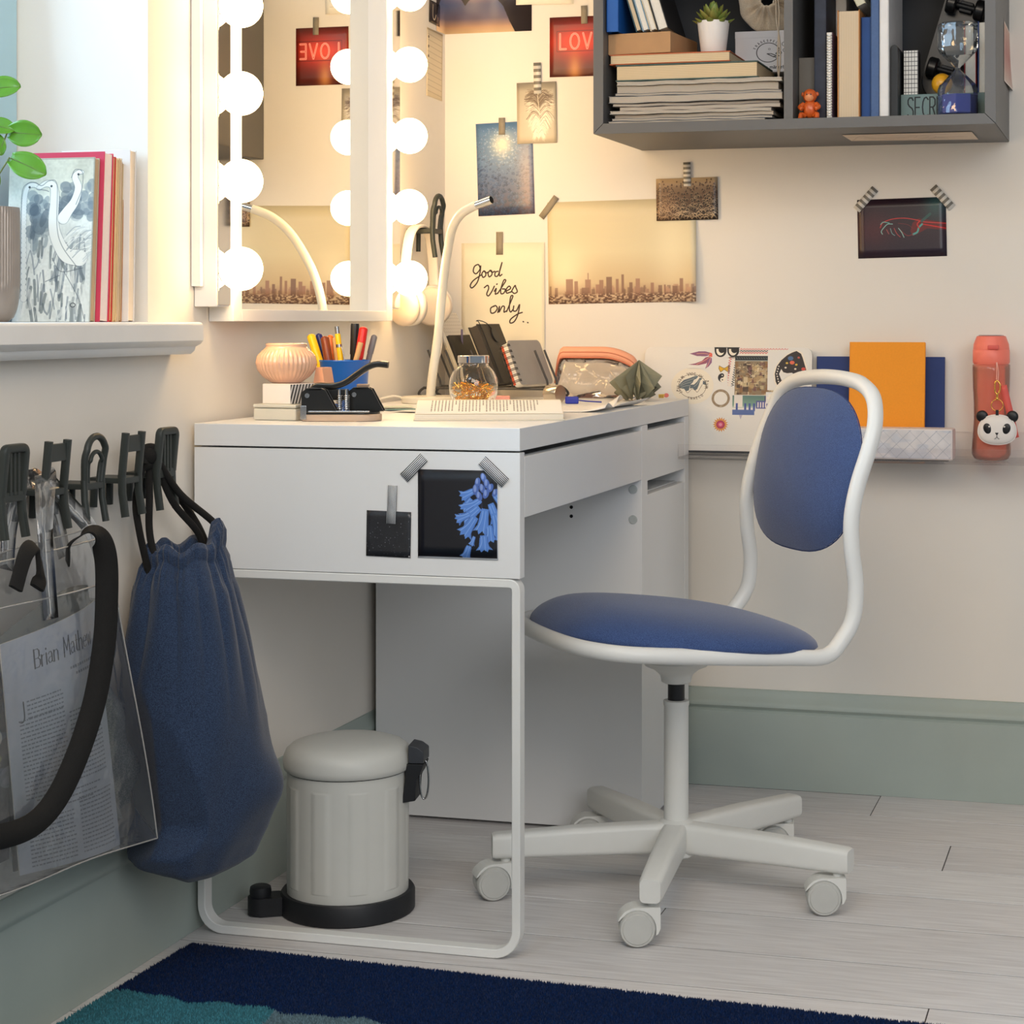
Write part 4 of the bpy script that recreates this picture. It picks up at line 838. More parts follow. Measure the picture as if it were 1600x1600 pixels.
# pen pot and pens
pp = thing('pen_pot', 'blue metal pot full of pens behind the hole punch', 'pot', (.0985, .315, ZD)); M_pot = mat('blue_enamel', (.10,.40,.76), .3, var=.03)
b = B(); b.lathe([(.0005,.001),(.0335,0),(.0345,.002),(.0405,.085),(.0417,.086),(.0412,.0878),(.0397,.087),(.0385,.080),(.0325,.004),(.0005,.004)], 40, cap=False); b.build('body', M_pot, pp, ang=50)
b = B(); b.sheet(lambda a, d: Vector((.0362*sin(-.33+.62*a)*(1+.1*d), -.0362*cos(-.33+.62*a)*(1+.1*d), .018+.022*d)), 8, 3); b.build('paper_label', mat('white_label', (.88,.86,.82), .7), pp, fixn=False)
PC = (.0985, .315)
def pen(name, label, base, tip, r, m1, capm=None, capl=.035, flat=False, tipm=None, cat='pen'):
    bs, tp = Vector((PC[0]+base[0], PC[1]+base[1], ZD+.0055)), Vector(tip); d = (tp-bs).normalized(); L_ = (tp-bs).length
    t = thing(name, label, cat, tuple(bs)); q = d.to_track_quat('Z', 'Y').to_matrix().to_4x4()
    b = B(); b.lathe([(r*.5,0),(r,.004),(r,L_-(capl if capm else .001)),(r*.9,L_-(capl if capm else 0))], 14, q); b.build('barrel', m1, t)
    if capm:
        b = B(); e = [(r*1.14, L_-capl), (r*1.14, L_-.003)]+([(r*1.05, L_)] if flat else [(r*.9, L_-.0008), (r*.4, L_+.0008), (.0002, L_+.001)])
        b.lathe(e, 14, q); b.build('cap', capm, t)
    return t
pm = lambda n, c_, r_=.35: mat(n, c_, r_, var=.03)
My, Mn, Mor, Mbr, Mrd, Mgy, Mwd, Mbk = pm('yellow_plastic', (.97,.78,.10)), pm('navy_plastic', (.13,.16,.42)), pm('bright_orange_plastic', (.92,.45,.12)), pm('brown_plastic', (.52,.24,.12)), pm('red_plastic', (.85,.15,.12)), pm('grey_pen_plastic', (.5,.48,.48)), mat('pale_wood', (.83,.66,.46), .6, var=.08, vs=60, stretch=(1,1,.1)), pm('black_pen_plastic', (.13,.13,.13))
pen('marker', 'yellow marker leaning left in the blue pen pot', (-.008,-.020), (.0470,.298,.8785), .0062, My, My, .05)
pen('marker', 'dark blue marker behind the yellow one in the pen pot', (-.012,0), (.0520,.318,.8795), .0050, Mn, Mn, .045)
pen('marker', 'bright orange marker in the blue pen pot', (-.012,.014), (.0660,.332,.8770), .0050, Mor, Mor, .04)
pen('marker', 'brown marker standing upright in the blue pen pot', (-.004,-.024), (.0735,.294,.8755), .0062, Mbr, Mbr, .045)
pen('pencil', 'flat ended pale wooden pencil in the blue pen pot', (.003,-.010), (.0870,.305,.8735), .0052, Mwd, cat='pencil')
mp = pen('mechanical_pencil', 'yellow mechanical pencil with a steel tip in the pen pot', (.012,-.018), (.0945,.297,.8800), .0046, My, None, cat='pencil')
q = Vector((.0945-.0985-.012, .297-.315+.018, .88-ZD-.0055)); e1 = q.normalized()
b = B(); b.cyl(q, q+e1*.012, .0036, n=12); b.cyl(q-e1*.022, q-e1*.017, .0049, n=14); b.build('steel_tip', M_steel, mp)
b = B(); b.tube([tuple(q-e1*.02+Vector((.005,-.003,0))), tuple(q-e1*.035+Vector((.0085,-.005,0))), tuple(q-e1*.06+Vector((.006,-.004,0)))], .0008, 6); b.build('pocket_clip', M_steel, mp)
pen('marker', 'black marker with a flat cap, tallest in the pen pot', (.010,.010), (.1130,.325,.8965), .0062, Mbk, Mbk, .05, True)
pen('marker', 'red marker leaning right in the blue pen pot', (.014,-.008), (.1345,.310,.8905), .0062, Mrd, Mrd, .05)
pen('marker', 'grey marker behind the red one in the pen pot', (.016,.010), (.1450,.330,.8775), .0045, Mgy, Mgy, .03)
pen('pencil', 'short pale pencil leaning far right in the pen pot', (.002,-.012), (.1340,.2985,.8660), .0044, Mwd, cat='pencil')
# hole punch
hp = thing('hole_punch', 'black metal hole punch with a long lever on a beige base, at the desk edge', 'hole punch', (.172, .120, ZD), R(14)); M_pk = mat('black_lacquered_metal', (.10,.10,.095), .28, var=.05, coat=.4); M_bz = mat('beige_rubber', (.76,.66,.57), .6)
b = B(); P = [(-.050,-.030),(.030,-.030)]+[(.030+.036*sin(R(a)), .003-.033*cos(R(a))) for a in range(10, 175, 15)]+[(.030,.036),(-.050,.036)]; b.prism(P, 0, .0105, bev=.002); b.build('rubber_base', M_bz, hp)
b = B(); b.prism([(x*.96, y_*.93) for x, y_ in P], .0107, .0135, bev=.0008); b.build('base_plate', M_pk, hp)
b = B(); b.box((-.040,-.0305,.0136), (.052,-.0225,.0160), .0008); b.box((.0,-.024,.0136), (.020,-.010,.0158), .0006); b.build('paper_guide', M_steel, hp)
b = B(); b.box((-.0515,-.033,.003), (-.042,-.0275,.024), .001); b.build('guide_clip', M_steel, hp)
for xa, ya, lab in ((-.050,-.020,None), (.014,.020,None)):
    b = B(); tr = [(xa,.0137),(xa+.054,.0137),(xa+.036,.0475),(xa+.030,.050),(xa+.008,.050),(xa,.044)]
    for yy in (ya-.010, ya+.008): b.prism([(x, z) for x, z in tr], -yy-.0018, -yy, M=Matrix(((1,0,0,0),(0,0,-1,0),(0,1,0,0),(0,0,0,1))), bev=.0004)
    b.box((xa+.010,ya-.010,.046), (xa+.030,ya+.008,.0497), .0006); k_ = b.build('punch_bracket', M_pk, hp)
    b = B(); b.cyl((xa+.009,ya-.0125,.039), (xa+.009,ya-.009,.039), .0036, n=20); b.build('rivet', M_steel, k_)
b = B(); lev = smooth([(-.038,0,.047),(-.030,0,.0525),(-.006,0,.0525),(.012,0,.058),(.032,0,.072),(.047,0,.0815),(.060,0,.0855),(.076,0,.0842)], 6)
b.tube(lev, 1, sec=[(x, y_) for x, y_ in rrect(.019, .0095, .003, 3)], up=(0,0,1)); b.build('lever', M_pk, hp)
b = B(); b.box((-.030,-.007,.0545), (-.004,.007,.0562), .0008); b.box((.026,.012,.0505), (.044,.028,.0548), .0014); b.build('lever_plate', mat('taupe_metal', (.60,.52,.46), .35), hp)
b = B(); b.box((-.020,-.006,.031), (.016,.006,.048), .002); b.build('cross_bar', M_pk, hp)
for dx in (0, .0105):
    b = B(); b.tube([(.004+dx+.0046*cos(2*pi*i/10), -.010+.0046*sin(2*pi*i/10), .0165+.022*i/80) for i in range(81)], .0008, 5); b.build('spring', M_steel, hp)
    b = B(); b.cyl((.004+dx,-.010,.014), (.004+dx,-.010,.048), .0020, n=10); b.build('punch_pin', M_chrome, hp)
# lamp
dl = thing('desk_lamp', 'slender cream desk lamp with a bent stem and chrome tip, before the corner', 'lamp', (.092, .735, ZD)); M_cr = mat('cream_lacquer', (.90,.87,.80), .35, var=.01)
b = B(); b.lathe([(.0005,0),(.055,0),(.057,.002),(.057,.010),(.0545,.0125),(.0005,.0135)], 48, cap=False); b.build('base', M_cr, dl)
o0 = Vector((.092,.735,ZD)); stem = smooth([Vector(q)-o0 for q in ((.092,.724,.7625),(.0945,.728,.80),(.102,.736,.87),(.1075,.738,.93),(.118,.726,.985),(.133,.705,1.03),(.1504,.681,1.067),(.173,.662,1.0905),(.198,.652,1.1025),(.207,.6500,1.1055))], 6)
b = B(); b.tube(stem, .0082, 16); b.build('stem', M_cr, dl, ang=60)
e0 = Vector((.207,.650,1.1055))-o0; e1 = Vector((.237,.6440,1.1145))-o0; ed = (e1-e0).normalized()
b = B(); b.cyl(e0-ed*.001, e1, .0072, n=24); tp = b.build('lamp_head', M_chrome, dl); b = B(); b.cyl(e1+ed*.0002, e1+ed*.0006, .0058, n=24); b.build('lens', M_dark, tp)
b = B(); b.tube(smooth([(-.055,.005,.006),(-.075,0,.012),(-.098,-.02,.006),(-.094,-.06,.003),(-.090,-.1,.002)], 8), .0022, 8); b.build('cable', M_cr, dl)
# wire rack with notebooks
M_wire = mat('dark_grey_wire', (.27,.255,.24), .4)
rk = thing('wire_rack', 'dark grey wire rack holding the leaning notebooks on the desk', 'rack', (.14, .945, ZD))
def wire(b, pts, r=.0026, k=5, cl=False): b.tube(smooth(pts, k, cl), r, 8, closed=cl)
b = B()
for yy in (-.048, .048): wire(b, [(-.128,yy-.0,.003),(-.137,yy,.010),(-.128,yy,.0205),(-.112,yy,.0215),(0,yy,.0215),(.106,yy,.0215),(.124,yy,.0205),(.134,yy,.010),(.128,yy,.003)])
for xx in (-.128, .128): wire(b, [(xx,-.048,.003),(xx,-.02,.003),(xx,.02,.003),(xx,.048,.003)])
b.build('rail', M_wire, rk)
tq = math.tan(R(23))
for xx in (-.100, -.064, -.012, .046, .1165):
    for yy in (-.030, .030):
        b = B(); wire(b, [(xx,yy*1.6,.0215),(xx,yy,.0222),(xx-.001,yy,.036),(xx-.006,yy,.048),(xx-.006-.046*tq,yy,.094)], .0022); b.build('divider', M_wire, rk)
zr = ZD+.0245
def lean_book(name, label, x, yc, th_, dep, h, cov, pages, tilt=-22.5, rot=0, cat='notebook'):
    return up_book(name, label, x, yc, zr+th_/2*sin(R(-tilt)), th_, dep, h, cov, pages, tilt, True, rot=rot, cat=cat)
M_char = mat('charcoal_leather', (.20,.175,.15), .55, var=.06, vs=90); M_blkn = mat('black_paper_cover', (.15,.135,.12), .6)
mb = lean_book('notebook', 'tall pale notebook with a fine net pattern at the left of the wire rack', .0690, 1.018, .010, .11, .150, mat('pale_net_cover', (.88,.85,.80), .5), M_pagesw, -23)
c = Cv(200, 280, 'E6DFD6'); [c.line(arcp(20*i+(10 if j % 2 else 0), 14*j, 12, 9, 20, 160, 5), 1.1, 'A79F95', .8) for i in range(11) for j in range(9)]; c.rect(0, 125, 200, 280, 'EDE7DE'); c.line([(20,160),(70,175),(120,170),(190,210)], 1.2, 'A89C8C', sm=5); c.line([(90,230),(130,215),(160,250)], 1, 'B8AC9C', sm=5)
b = B(); b.sheet(lambda a, d: Vector((.0053, -.0545+.109*a, .001+.148*d)), 2, 2); b.build('net_print', c.mat('net_print', .5), mb, fixn=False)
lean_book('notebook', 'thin black notebook between the pale one and the dark folio', .098, .965, .006, .12, .104, M_blkn, M_blkn)
pn = pen('ballpoint_pen', 'thin violet pen tucked behind the black notebook', (-.03,.65), (.066,.965,.884), .0022, pm('violet_plastic', (.36,.33,.45)))
fo = lean_book('folio', 'dark brown folio with an elastic cord standing in the wire rack', .1615, .955, .019, .135, .122, M_char, M_char, -22.5)
b = B(); b.prism(rrect(.028, .034, .012, 5, 0, 0), 0, .0025, M=T(.0096, .012, .098) @ RY(90), bev=.0006); b.tube(smooth([(.011,-.052,.0),(.011,-.052,.06),(.0105,-.052,.121),(.004,-.045,.130),(.002,-.02,.132),(.008,-.004,.124),(.0115,.004,.110)], 6), .0009, 6); b.build('elastic_cord', M_black, fo)
sp = thing('spiral_notepad', 'small grey spiral notepad at the right end of the wire rack', 'notepad', (.2270, .925, zr+.0026), rot=(0, R(-22), R(-15)))
b = B(); b.prism(rrect(.112, .086, .009, 5, 0, .0435), -.008, .0065, M=Matrix(((0,0,1,0),(1,0,0,0),(0,1,0,0),(0,0,0,1))) ); b.build('pages', M_pagesw, sp)
b = B(); b.prism(rrect(.116, .090, .010, 5, 0, .0445), .0068, .0080, M=Matrix(((0,0,1,0),(1,0,0,0),(0,1,0,0),(0,0,0,1)))); b.build('cover', mat('grey_card_cover', (.66,.63,.59), .55), sp)
b = B(); b.box((-.0086,-.0565,.004), (-.0035,-.0555,.083), .0004); b.build('red_strip', mat('red_edge_paper', (.80,.36,.24), .7), sp)
for k in range(7):
    z_ = .008+.0118*k; b = B()
    for o_ in (0, .0026): b.tube([(-.0005+.0105*cos(2*pi*i/14), -.055+.0075*sin(2*pi*i/14), z_+o_) for i in range(14)], .0007, 5, closed=True)
    b.build('ring', M_black, sp)
b = B(); b.lathe([(.0125,-.0145),(.0160,-.0145),(.0165,-.0135),(.0165,.0135),(.0160,.0145),(.0125,.0145)], 32); o = b.build('metal_tape_roll', mat('brushed_foil', (.80,.76,.70), .22, 1., var=.1)); o.location = (.305, .80, ZD+.0167); o.rotation_euler = (R(90), 0, R(68)); tag(o, 'shiny metallic tape roll lying before the grey spiral notepad', 'tape')
# jar with gold clips
jr = thing('clip_jar', 'round glass jar with a chrome lid and gold paper clips, behind the open book', 'jar', (.219, .60, ZD))
jp = [(.0005,.001),(.024,.0005),(.028,.002),(.036,.010),(.0415,.022),(.0430,.036),(.0415,.050),(.036,.062),(.029,.070),(.0262,.0725),(.0262,.0765)]
b = B(); b.lathe(jp+[(r-.0016, z+(.0016 if i < 6 else 0)) for i, (r, z) in list(enumerate(jp))[::-1][:-1]]+[(.0005,.003)], 48, cap=False); b.build('glass_body', mat('jar_glass', (1,1,1), .0, trans=1., ior=1.4, var=0), jr, ang=70)
b = B(); b.lathe([(.0005,.0905),(.026,.0905),(.0275,.0895),(.0275,.0775),(.0265,.0770),(.0005,.0775)], 40, cap=False); b.build('lid', M_chrome, jr)
b = B(); gj = random.Random(4)
for k in range(150):
    rr = .0325*math.sqrt(gj.random()); a = gj.random()*6.28; z_ = .006+(.034*gj.random()**1.4)*(1-.2*rr/.035); M = T(rr*cos(a), rr*sin(a), z_+.004) @ Matrix.Rotation(gj.random()*6.3, 4, 'Z') @ Matrix.Rotation(gj.random()*3.1, 4, 'X') @ Matrix.Rotation(gj.random()*3.1, 4, 'Y')
    pts = [(-.006,.002,0),(.006,.002,0),(.0078,0,0),(.006,-.002,0),(-.005,-.002,0),(-.0065,-.0005,0),(-.005,.001,0),(.004,.001,0)]
    b.tube([M @ Vector(q_) for q_ in pts], .00055, 4)
o = b.build('gold_paper_clips', M_gold); o.location = (.219, .60, ZD); tag(o, 'heap of gold paper clips inside the round glass jar', 'paper clips', kind='stuff')
# open book
bk = thing('open_book', 'open paperback lying on the desk edge with printed pages', 'book', (.3925, .180, ZD), R(19.0))
W2 = .112
def page_z(s): return .0135+.021*sin(pi*min(1, max(0, s))**.75*.62)
def hump(y_):  # y from 0 at the front edge to .24
    s = y_/.12 if y_ <= .12 else (.24-y_)/.12
    return .0095+.0165*min(1, s*1.25)**.8*(1 if s < .9 else 1-.9*(s-.9))
b = B(); n = 26; vs = []
ys = [.24*i/(n-1) for i in range(n)]
for y_ in ys: vs += [(-W2, y_, .0022), (W2, y_, .0022), (W2, y_, hump(y_)), (-W2, y_, hump(y_))]
b.faces(vs, [(4*i+j, 4*i+(j+1) % 4, 4*(i+1)+(j+1) % 4, 4*(i+1)+j) for i in range(n-1) for j in range(4)]+[(0,1,2,3), (4*n-4,4*n-3,4*n-2,4*n-1)]); b.build('pages', stripes('open_page_edges', (.94,.90,.83), (.84,.79,.70), 420, 2, .5, False), bk)
b = B(); b.box((-W2-.002,-.002,0), (W2+.003,.242,.0020), .0006); b.build('cover', mat('cream_cover_card', (.86,.82,.74), .5), bk)
c = Cv(700, 380, 'F4EEE2'); gb = np.random.RandomState(21)
for k in range(33):
    x = 70+k*16.5; y_ = 40
    while y_ < 335 and k not in (32,):
        l_ = 8+gb.rand()*26; 
        if y_+l_ < 345: c.rect(x, y_, x+6, y_+l_, '6E655A', .8)
        y_ += l_+7
        if k % 8 == 7 and y_ > 180: break
b = B(); b.sheet(lambda a, d: Vector((-W2+.001+2*(W2-.001)*a, .001+.117*d, hump(.001+.117*d)+.0005)), 2, 14); b.build('printed_page', c.mat('text_print', .8), bk, fixn=False)
# loose papers, notes and a cap
M_pw = mat('white_paper', (.93,.91,.88), .8, var=.02)
def curled(name, label, loc, rz, w_, d_, f, m, cat='paper'):
    b = B(); b.sheet(lambda a, d: Vector((w_*(a-.5), d_*(d-.5), .0008+f(a, d))), 18, 14); o = b.build(name, m, fixn=False, ang=70); o.location = (*loc, ZD); o.rotation_euler.z = R(rz)
    md = o.modifiers.new('paper', 'SOLIDIFY'); md.thickness = .0005; md.offset = 1; return tag(o, label, cat)
curled('paper_sheet', 'white paper sheet with curled edge right of the open book', (.432, .560), 6, .105, .20, lambda a, d: (.016*max(0, (a-.55)/.45)**2)*(.4+.6*sin(d*5+1)**2)*(.5+d)+.003*sin(d*9)*a, M_pw)
curled('paper_sheet', 'smaller curled white paper behind the other sheet at the desk edge', (.447, .690), -6, .085, .14, lambda a, d: .013*max(0, (a-.5)/.5)**2*(.6+.4*d)+.002*sin(a*6), M_pw)
M_teal = mat('teal_card', (.36,.55,.55), .7)
for i, (x, y_, r_, w_, d_, m, lab) in enumerate(((.150,.46,10,.07,.05,M_teal,'teal paper slip left of the open book'), (.195,.40,-14,.08,.055,M_pw,'white paper slip poking out left of the open book'), (.100,.52,30,.07,.045,mat('pale_green_paper', (.80,.83,.76), .8),'pale green slip left on the desk beside the teal one'))):
    curled('paper_slip', lab, (x, y_), r_, w_, d_, lambda a, d, i=i: .0006*i+.001*a, m)
b = B(); b.box((-.012,-.009,0), (.012,.009,.013), .002); b.tube([(.012,0,.006),(.03,.004,.004),(.055,.012,.0022)], .0013, 6); o = b.build('cable_adapter', mat('royal_blue_plastic', (.16,.20,.62), .35)); o.location = (.346, .775, ZD); o.rotation_euler.z = R(20); tag(o, 'small blue plug with a thin lead before the wire rack', 'adapter')
b = B(); b.box((-.016,-.010,0), (.016,.010,.012), .003); o = b.build('eraser', mat('pink_rubber', (.90,.62,.55), .7)); o.location = (.203, .80, ZD); o.rotation_euler.z = R(15); tag(o, 'pink eraser under the wire rack behind the clip jar', 'eraser')
# clear pencil case with pink zip
pc = thing('pencil_case', 'clear pencil case with a pink zip leaning by the back wall', 'pencil case', (.335, 1.0, ZD)); M_film = thin('clear_film', 'FFFCF8', .06, .05, .8); M_zip = mat('salmon_zip_tape', (.93,.66,.53), .7, bump=.3, bs=900)
def pch(u):
    return .100*(1-.32*max(0, (u-.52)/.48)**2.2)*(1-max(0, (u-.86)/.14)**3*.75)*(1-max(0, (.10-u)/.10)**3*.5)
def pcx(u): return -.088+.176*u
b = B(); b.grid(lambda u, v: (pcx(u)+.004*sin(v*6)*abs(2*u-1), (-1 if v < .5 else 1)*.028*max(.03, sin(pi*(2*v if v < .5 else 2-2*v))**.6 if v not in (0, .5, 1) else .03)*(1-.6*abs(2*u-1)**6)+.003*sin(u*17+v*9), max(.001, (pch(u)-.020)*(2*v if v < .5 else 2-2*v))), 36, 25); b.build('clear_body', M_film, pc, ang=80)
b = B(); b.grid(lambda u, v: (pcx(u), (.013*cos(pi*v))*(1-.5*abs(2*u-1)**6), pch(u)-.021+.021*sin(pi*v)**.6), 36, 11); zp = b.build('zip', M_zip, pc, ang=70, thick=.001)
b = B(); b.tube([(pcx(i/30), -.0125*(1-.5*abs(2*i/30-1)**6), pch(i/30)-.010) for i in range(31)], .0012, 6); b.tube([(pcx(i/30), -.0138*(1-.5*abs(2*i/30-1)**6), pch(i/30)-.0205) for i in range(31)], .0014, 6); b.build('zip_seam', mat('dark_salmon', (.80,.48,.36), .7), zp)
# folded paper star
og = thing('paper_star', 'grey green folded paper star at the far desk corner', 'paper ornament', (.4275, .925, ZD)); M_og = mat('sage_paper', (.54,.53,.44), .8, var=.05, vs=60)
b = B(); n = 11; top = (.006, 0, .0765); vs = [top]; fs = []; gg2 = random.Random(2)
for k in range(n):
    for (da, r_, z_) in ((0, .0505, .036+.012*gg2.uniform(-1, 1)), (.28, .026, .050), (.5, .020, .036), (.72, .026, .050), (0, .017, .0002), (.5, .043, .012+.012*gg2.random()), ):
        a = 2*pi*(k+da)/n; vs.append((r_*cos(a), r_*sin(a), z_))
for k in range(n):
    i = 1+6*k; j = 1+6*((k+1) % n)
    fs += [(0,i,i+1), (0,i+1,i+2), (0,i+2,i+3), (0,i+3,j), (i,i+4,i+2), (i,i+2,i+1), (j,i+2,i+3), (j,i+2,j+4), (i+4,i+5,i+2), (j+4,i+2,i+5)]
b.faces(vs, fs); b.build('folded_paper', M_og, og, ang=5, thick=.0006, fixn=False)

# ------------------------------------------------------------------ clear display shelf on the back wall
M_acr = thin('clear_acrylic', 'FEFDFD', .02, .01, .22, bst=.1)
for xa, xb, lab in ((.5030, 1.360, 'long clear acrylic wall shelf carrying the laptop, books and bottle'),):
    t = thing('acrylic_shelf', lab, 'shelf', ((xa+xb)/2, WB, .640))
    b = B(); b.box((xa, .948, .640), (xb, WB-.001, .6445), .0008); part(b, 'shelf_base', M_acr, t)
    b = B(); b.box((xa, WB-.006, .6447), (xb, WB-.001, .692), .0008); part(b, 'back_edge', M_acr, t)
    b = B(); b.box((xa, .948, .6447), (xb, .9515, .668), .0008); part(b, 'front_lip', M_acr, t)
zs2 = .6448
lp = thing('laptop', 'silver laptop covered in stickers standing on the clear shelf against the wall', 'laptop', (.572, 1.0535, zs2+.0006), rot=(R(-5.5), 0, 0)); M_alu = mat('satin_aluminium', (.905,.885,.85), .36, .0, var=.02, vs=200, stretch=(1,1,12))
LW, LH = .330, .205
b = B(); b.prism(rrect(LW, LH, .014, 6, 0, LH/2), -.0055, -.0015, M=RX(90), bev=.0012); b.build('lid', M_alu, lp)
b = B(); b.prism(rrect(LW, LH, .014, 6, 0, LH/2), -.0150, -.0058, M=RX(90), bev=.0015); b.build('base', M_alu, lp)
b = B(); b.box((-LW/2+.01, .0005, .0002), (LW/2-.01, .0152, .0045), .0005); b.build('hinge_bar', M_black, lp)
# stickers, each on its own patch of the lid
S_ = 262/LW
def stick(name, lab, cv_, u0, v0, u1, v1, mask=None, off=.0002):
    x0_, x1_ = (u0-1003)/S_-LW/2, (u1-1003)/S_-LW/2; z1_, z0_ = LH-(v0-536)/174*LH, LH-(v1-536)/174*LH
    b = B(); b.uv = b.bm.loops.layers.uv.new('UVMap')
    poly = mask or [(0,0),(1,0),(1,1),(0,1)]
    vv = [b.bm.verts.new((x0_+(x1_-x0_)*p_, .0013-off, z0_+(z1_-z0_)*q_)) for p_, q_ in poly]; f = b.bm.faces.new(vv)
    for l_, (p_, q_) in zip(f.loops, poly): l_[b.uv].uv = (p_, q_)
    return b.build(name, cv_.mat(lab.replace(' ', '_'), .35), lp, lab, fixn=False)
circ = [(.5+.5*cos(2*pi*i/36), .5+.5*sin(2*pi*i/36)) for i in range(36)]
bgl = (.905,.885,.85)
c = Cv(240, 240, 'ECE2CE'); c.ell(120, 120, 78, 78, '5A4A3A', ring=2.2)
c.poly([(46,110),(70,82),(110,66),(140,50),(152,58),(142,72),(128,80),(120,100),(108,112),(100,150),(84,156),(74,140),(60,138),(46,132)], '5F6A70'); c.poly([(108,112),(128,112),(146,92),(160,66),(176,70),(164,84),(156,116),(148,140),(136,150),(122,134),(106,138)], '5F6A70'); c.poly([(180,84),(194,96),(196,112),(178,108)], '5F6A70')
for pts in ([(52,112),(80,92),(130,70)], [(50,122),(84,104),(116,94)], [(58,130),(84,120),(104,118)], [(130,124),(146,108),(160,80)], [(124,60),(142,60)]): c.line(pts, 3, 'B9BBB2', .8, sm=4)
c.line([(84,156),(96,166),(118,140),(140,152),(150,160),(176,110)], 2, '5A4A3A', sm=4)
def ringtext(t_, a0, st_):
    for k, chx in enumerate(t_): a = a0+k*st_; c.text(chx, 120+104*cos(R(a)), 120+104*sin(R(a)), 17, 2.4, '5A4A3A', rot=a-90)
def ringtext_in(t_, a0, st_):
    for k, chx in enumerate(t_): a = a0-k*st_; c.text(chx, 120+88*cos(R(a+4)), 120+88*sin(R(a+4)), 17, 2.4, '5A4A3A', rot=a+4-90)
ringtext_in('MY SOUL WILL REST', -52, 10.2); ringtext_in('WHEN OVERWHE', 128-90, 10.2) if False else ringtext_in('WHEN', 8, 10.2)
c.ell(208, 88, 4, 4, '5A4A3A'); c.ell(34, 152, 4, 4, '5A4A3A'); ringtext_in('OVERWHELMED', -40-0+0 if False else 328-360, 0) if False else None
for k, chx in enumerate('OCEANS'): a = 52+k*11; c.text(chx, 120+90*cos(R(a)), 120+90*sin(R(a)), 15, 2.2, '5A4A3A', rot=a-90)
stick('sticker', 'round wave sticker', c, 1046, 570, 1113, 630, circ)
c = Cv(140, 130, bgl)
for pts, cc in (([(138,20),(100,8),(60,8),(8,24),(50,40),(100,42),(125,34)], '8C5A78'), ([(128,40),(100,50),(80,74),(40,92),(2,100),(60,104),(104,92),(124,66)], '96506A'), ([(130,46),(112,70),(108,100),(100,128),(120,112),(138,84),(138,56)], '8A5A80'), ([(124,14),(140,24),(140,48),(120,40)], 'E0604A')): c.poly(pts, cc)
for pts in ([(128,30),(90,22),(50,24)], [(126,44),(96,70),(50,98)], [(130,52),(122,84),(108,116)]): c.line(pts, 3, 'F0A884', sm=4)
stick('sticker', 'purple leaf sticker', c, 1072, 541, 1110, 572)
c = Cv(170, 80, bgl)
for x in (42, 126): c.poly([(x-40,0),(x+38,0),(x+40,20)]+arcp(x, 22, 40, 50, 0, 180, 16), '1E1A18'); c.poly([(x-28,12)]+arcp(x-2, 22, 27, 38, 0, 180, 14)[::-1]+[(x+22,12)], 'F2E8D4'); c.ell(x+8, 16, 22, 26, '1E1A18')
c.rect(0, 0, 170, 4, '1E1A18'); stick('sticker', 'black cartoon eyes sticker', c, 1113, 536, 1153, 554)
c = Cv(60, 50, bgl); c.poly([(4,6),(26,20),(34,20),(54,4),(58,20),(50,44),(32,30),(28,30),(12,46),(2,24)], 'E0AC20'); c.line([(4,6),(26,20),(34,20),(54,4),(58,20),(50,44),(32,30),(28,30),(12,46),(2,24),(4,6)], 2.4, '6A4A14'); stick('sticker', 'yellow bow sticker', c, 1120, 565, 1138, 578)
c = Cv(70, 76, bgl); c.ell(35, 38, 32, 34, '221E24'); c.poly([(35,4)]+arcp(35, 38, 33, 35, -90, 90, 14)+[(35,72)], 'F0E6D2'); c.ell(35, 21, 16, 17, '221E24') if False else c.ell(37, 55, 17, 17, 'F0E6D2'); c.ell(35, 21, 16, 17, '221E24'); c.ell(36, 21, 5, 5, 'F0E6D2'); c.ell(38, 55, 5, 5, '221E24'); stick('sticker', 'black and white yin yang sticker', c, 1119, 578, 1133, 594)
c = Cv(130, 130, bgl); c.ell(65, 65, 52, 52, '9A8468', ring=16); gq = np.random.RandomState(3)
for k in range(26): a = gq.rand()*360; c.line(arcp(65, 65, 48+gq.rand()*9, 48+gq.rand()*9, a, a+16, 3), 2, 'C9B89A' if k % 2 else '7A664E', .8)
stick('sticker', 'brown ring sticker', c, 1109, 604, 1140, 636, circ)
c = Cv(330, 90, bgl)
for k in range(17):
    for yy, cc in ((18,'DE8478'), (36,'221C1A'), (54,'D4504A'), (72,'F0E2CE')): c.line([(k*20, yy+8), (k*20+10, yy-8), (k*20+20, yy+8)], 5, cc)
stick('sticker', 'pink and black zigzag tape', c, 1153, 536, 1228, 551)
c = Cv(90, 300, bgl)
for k in range(13):
    for xx, cc in ((16,'D4504A'), (40,'F0DCC8'), (62,'221C1A')): c.line([(xx+10-(k*24)*.1, k*24), (xx-8-(k*24)*.1, k*24+12), (xx+10-(k*24)*.1, k*24+24)], 5, cc)
stick('sticker', 'upright zigzag tape', c, 1135, 552, 1154, 600)
c = Cv(300, 380, '8E7A5E'); gq = np.random.RandomState(8)
for k in range(150):
    x, y_ = gq.rand()*300, 50+gq.rand()*330; cc = [(.88,.80,.64), (.24,.18,.15), (.55,.40,.25), (.72,.60,.42), (.45,.30,.28), (.8,.72,.55)][gq.randint(6)]; c.rect(x, y_, x+8+gq.rand()*34, y_+8+gq.rand()*50, cc, .75)
for k in range(60): x, y_ = gq.rand()*300, 60+gq.rand()*200; c.line([(x, y_), (x+gq.uniform(-20, 20), y_+gq.uniform(-20, 20))], 3, '2A2220' if k % 2 else 'F0E4C8', .8)
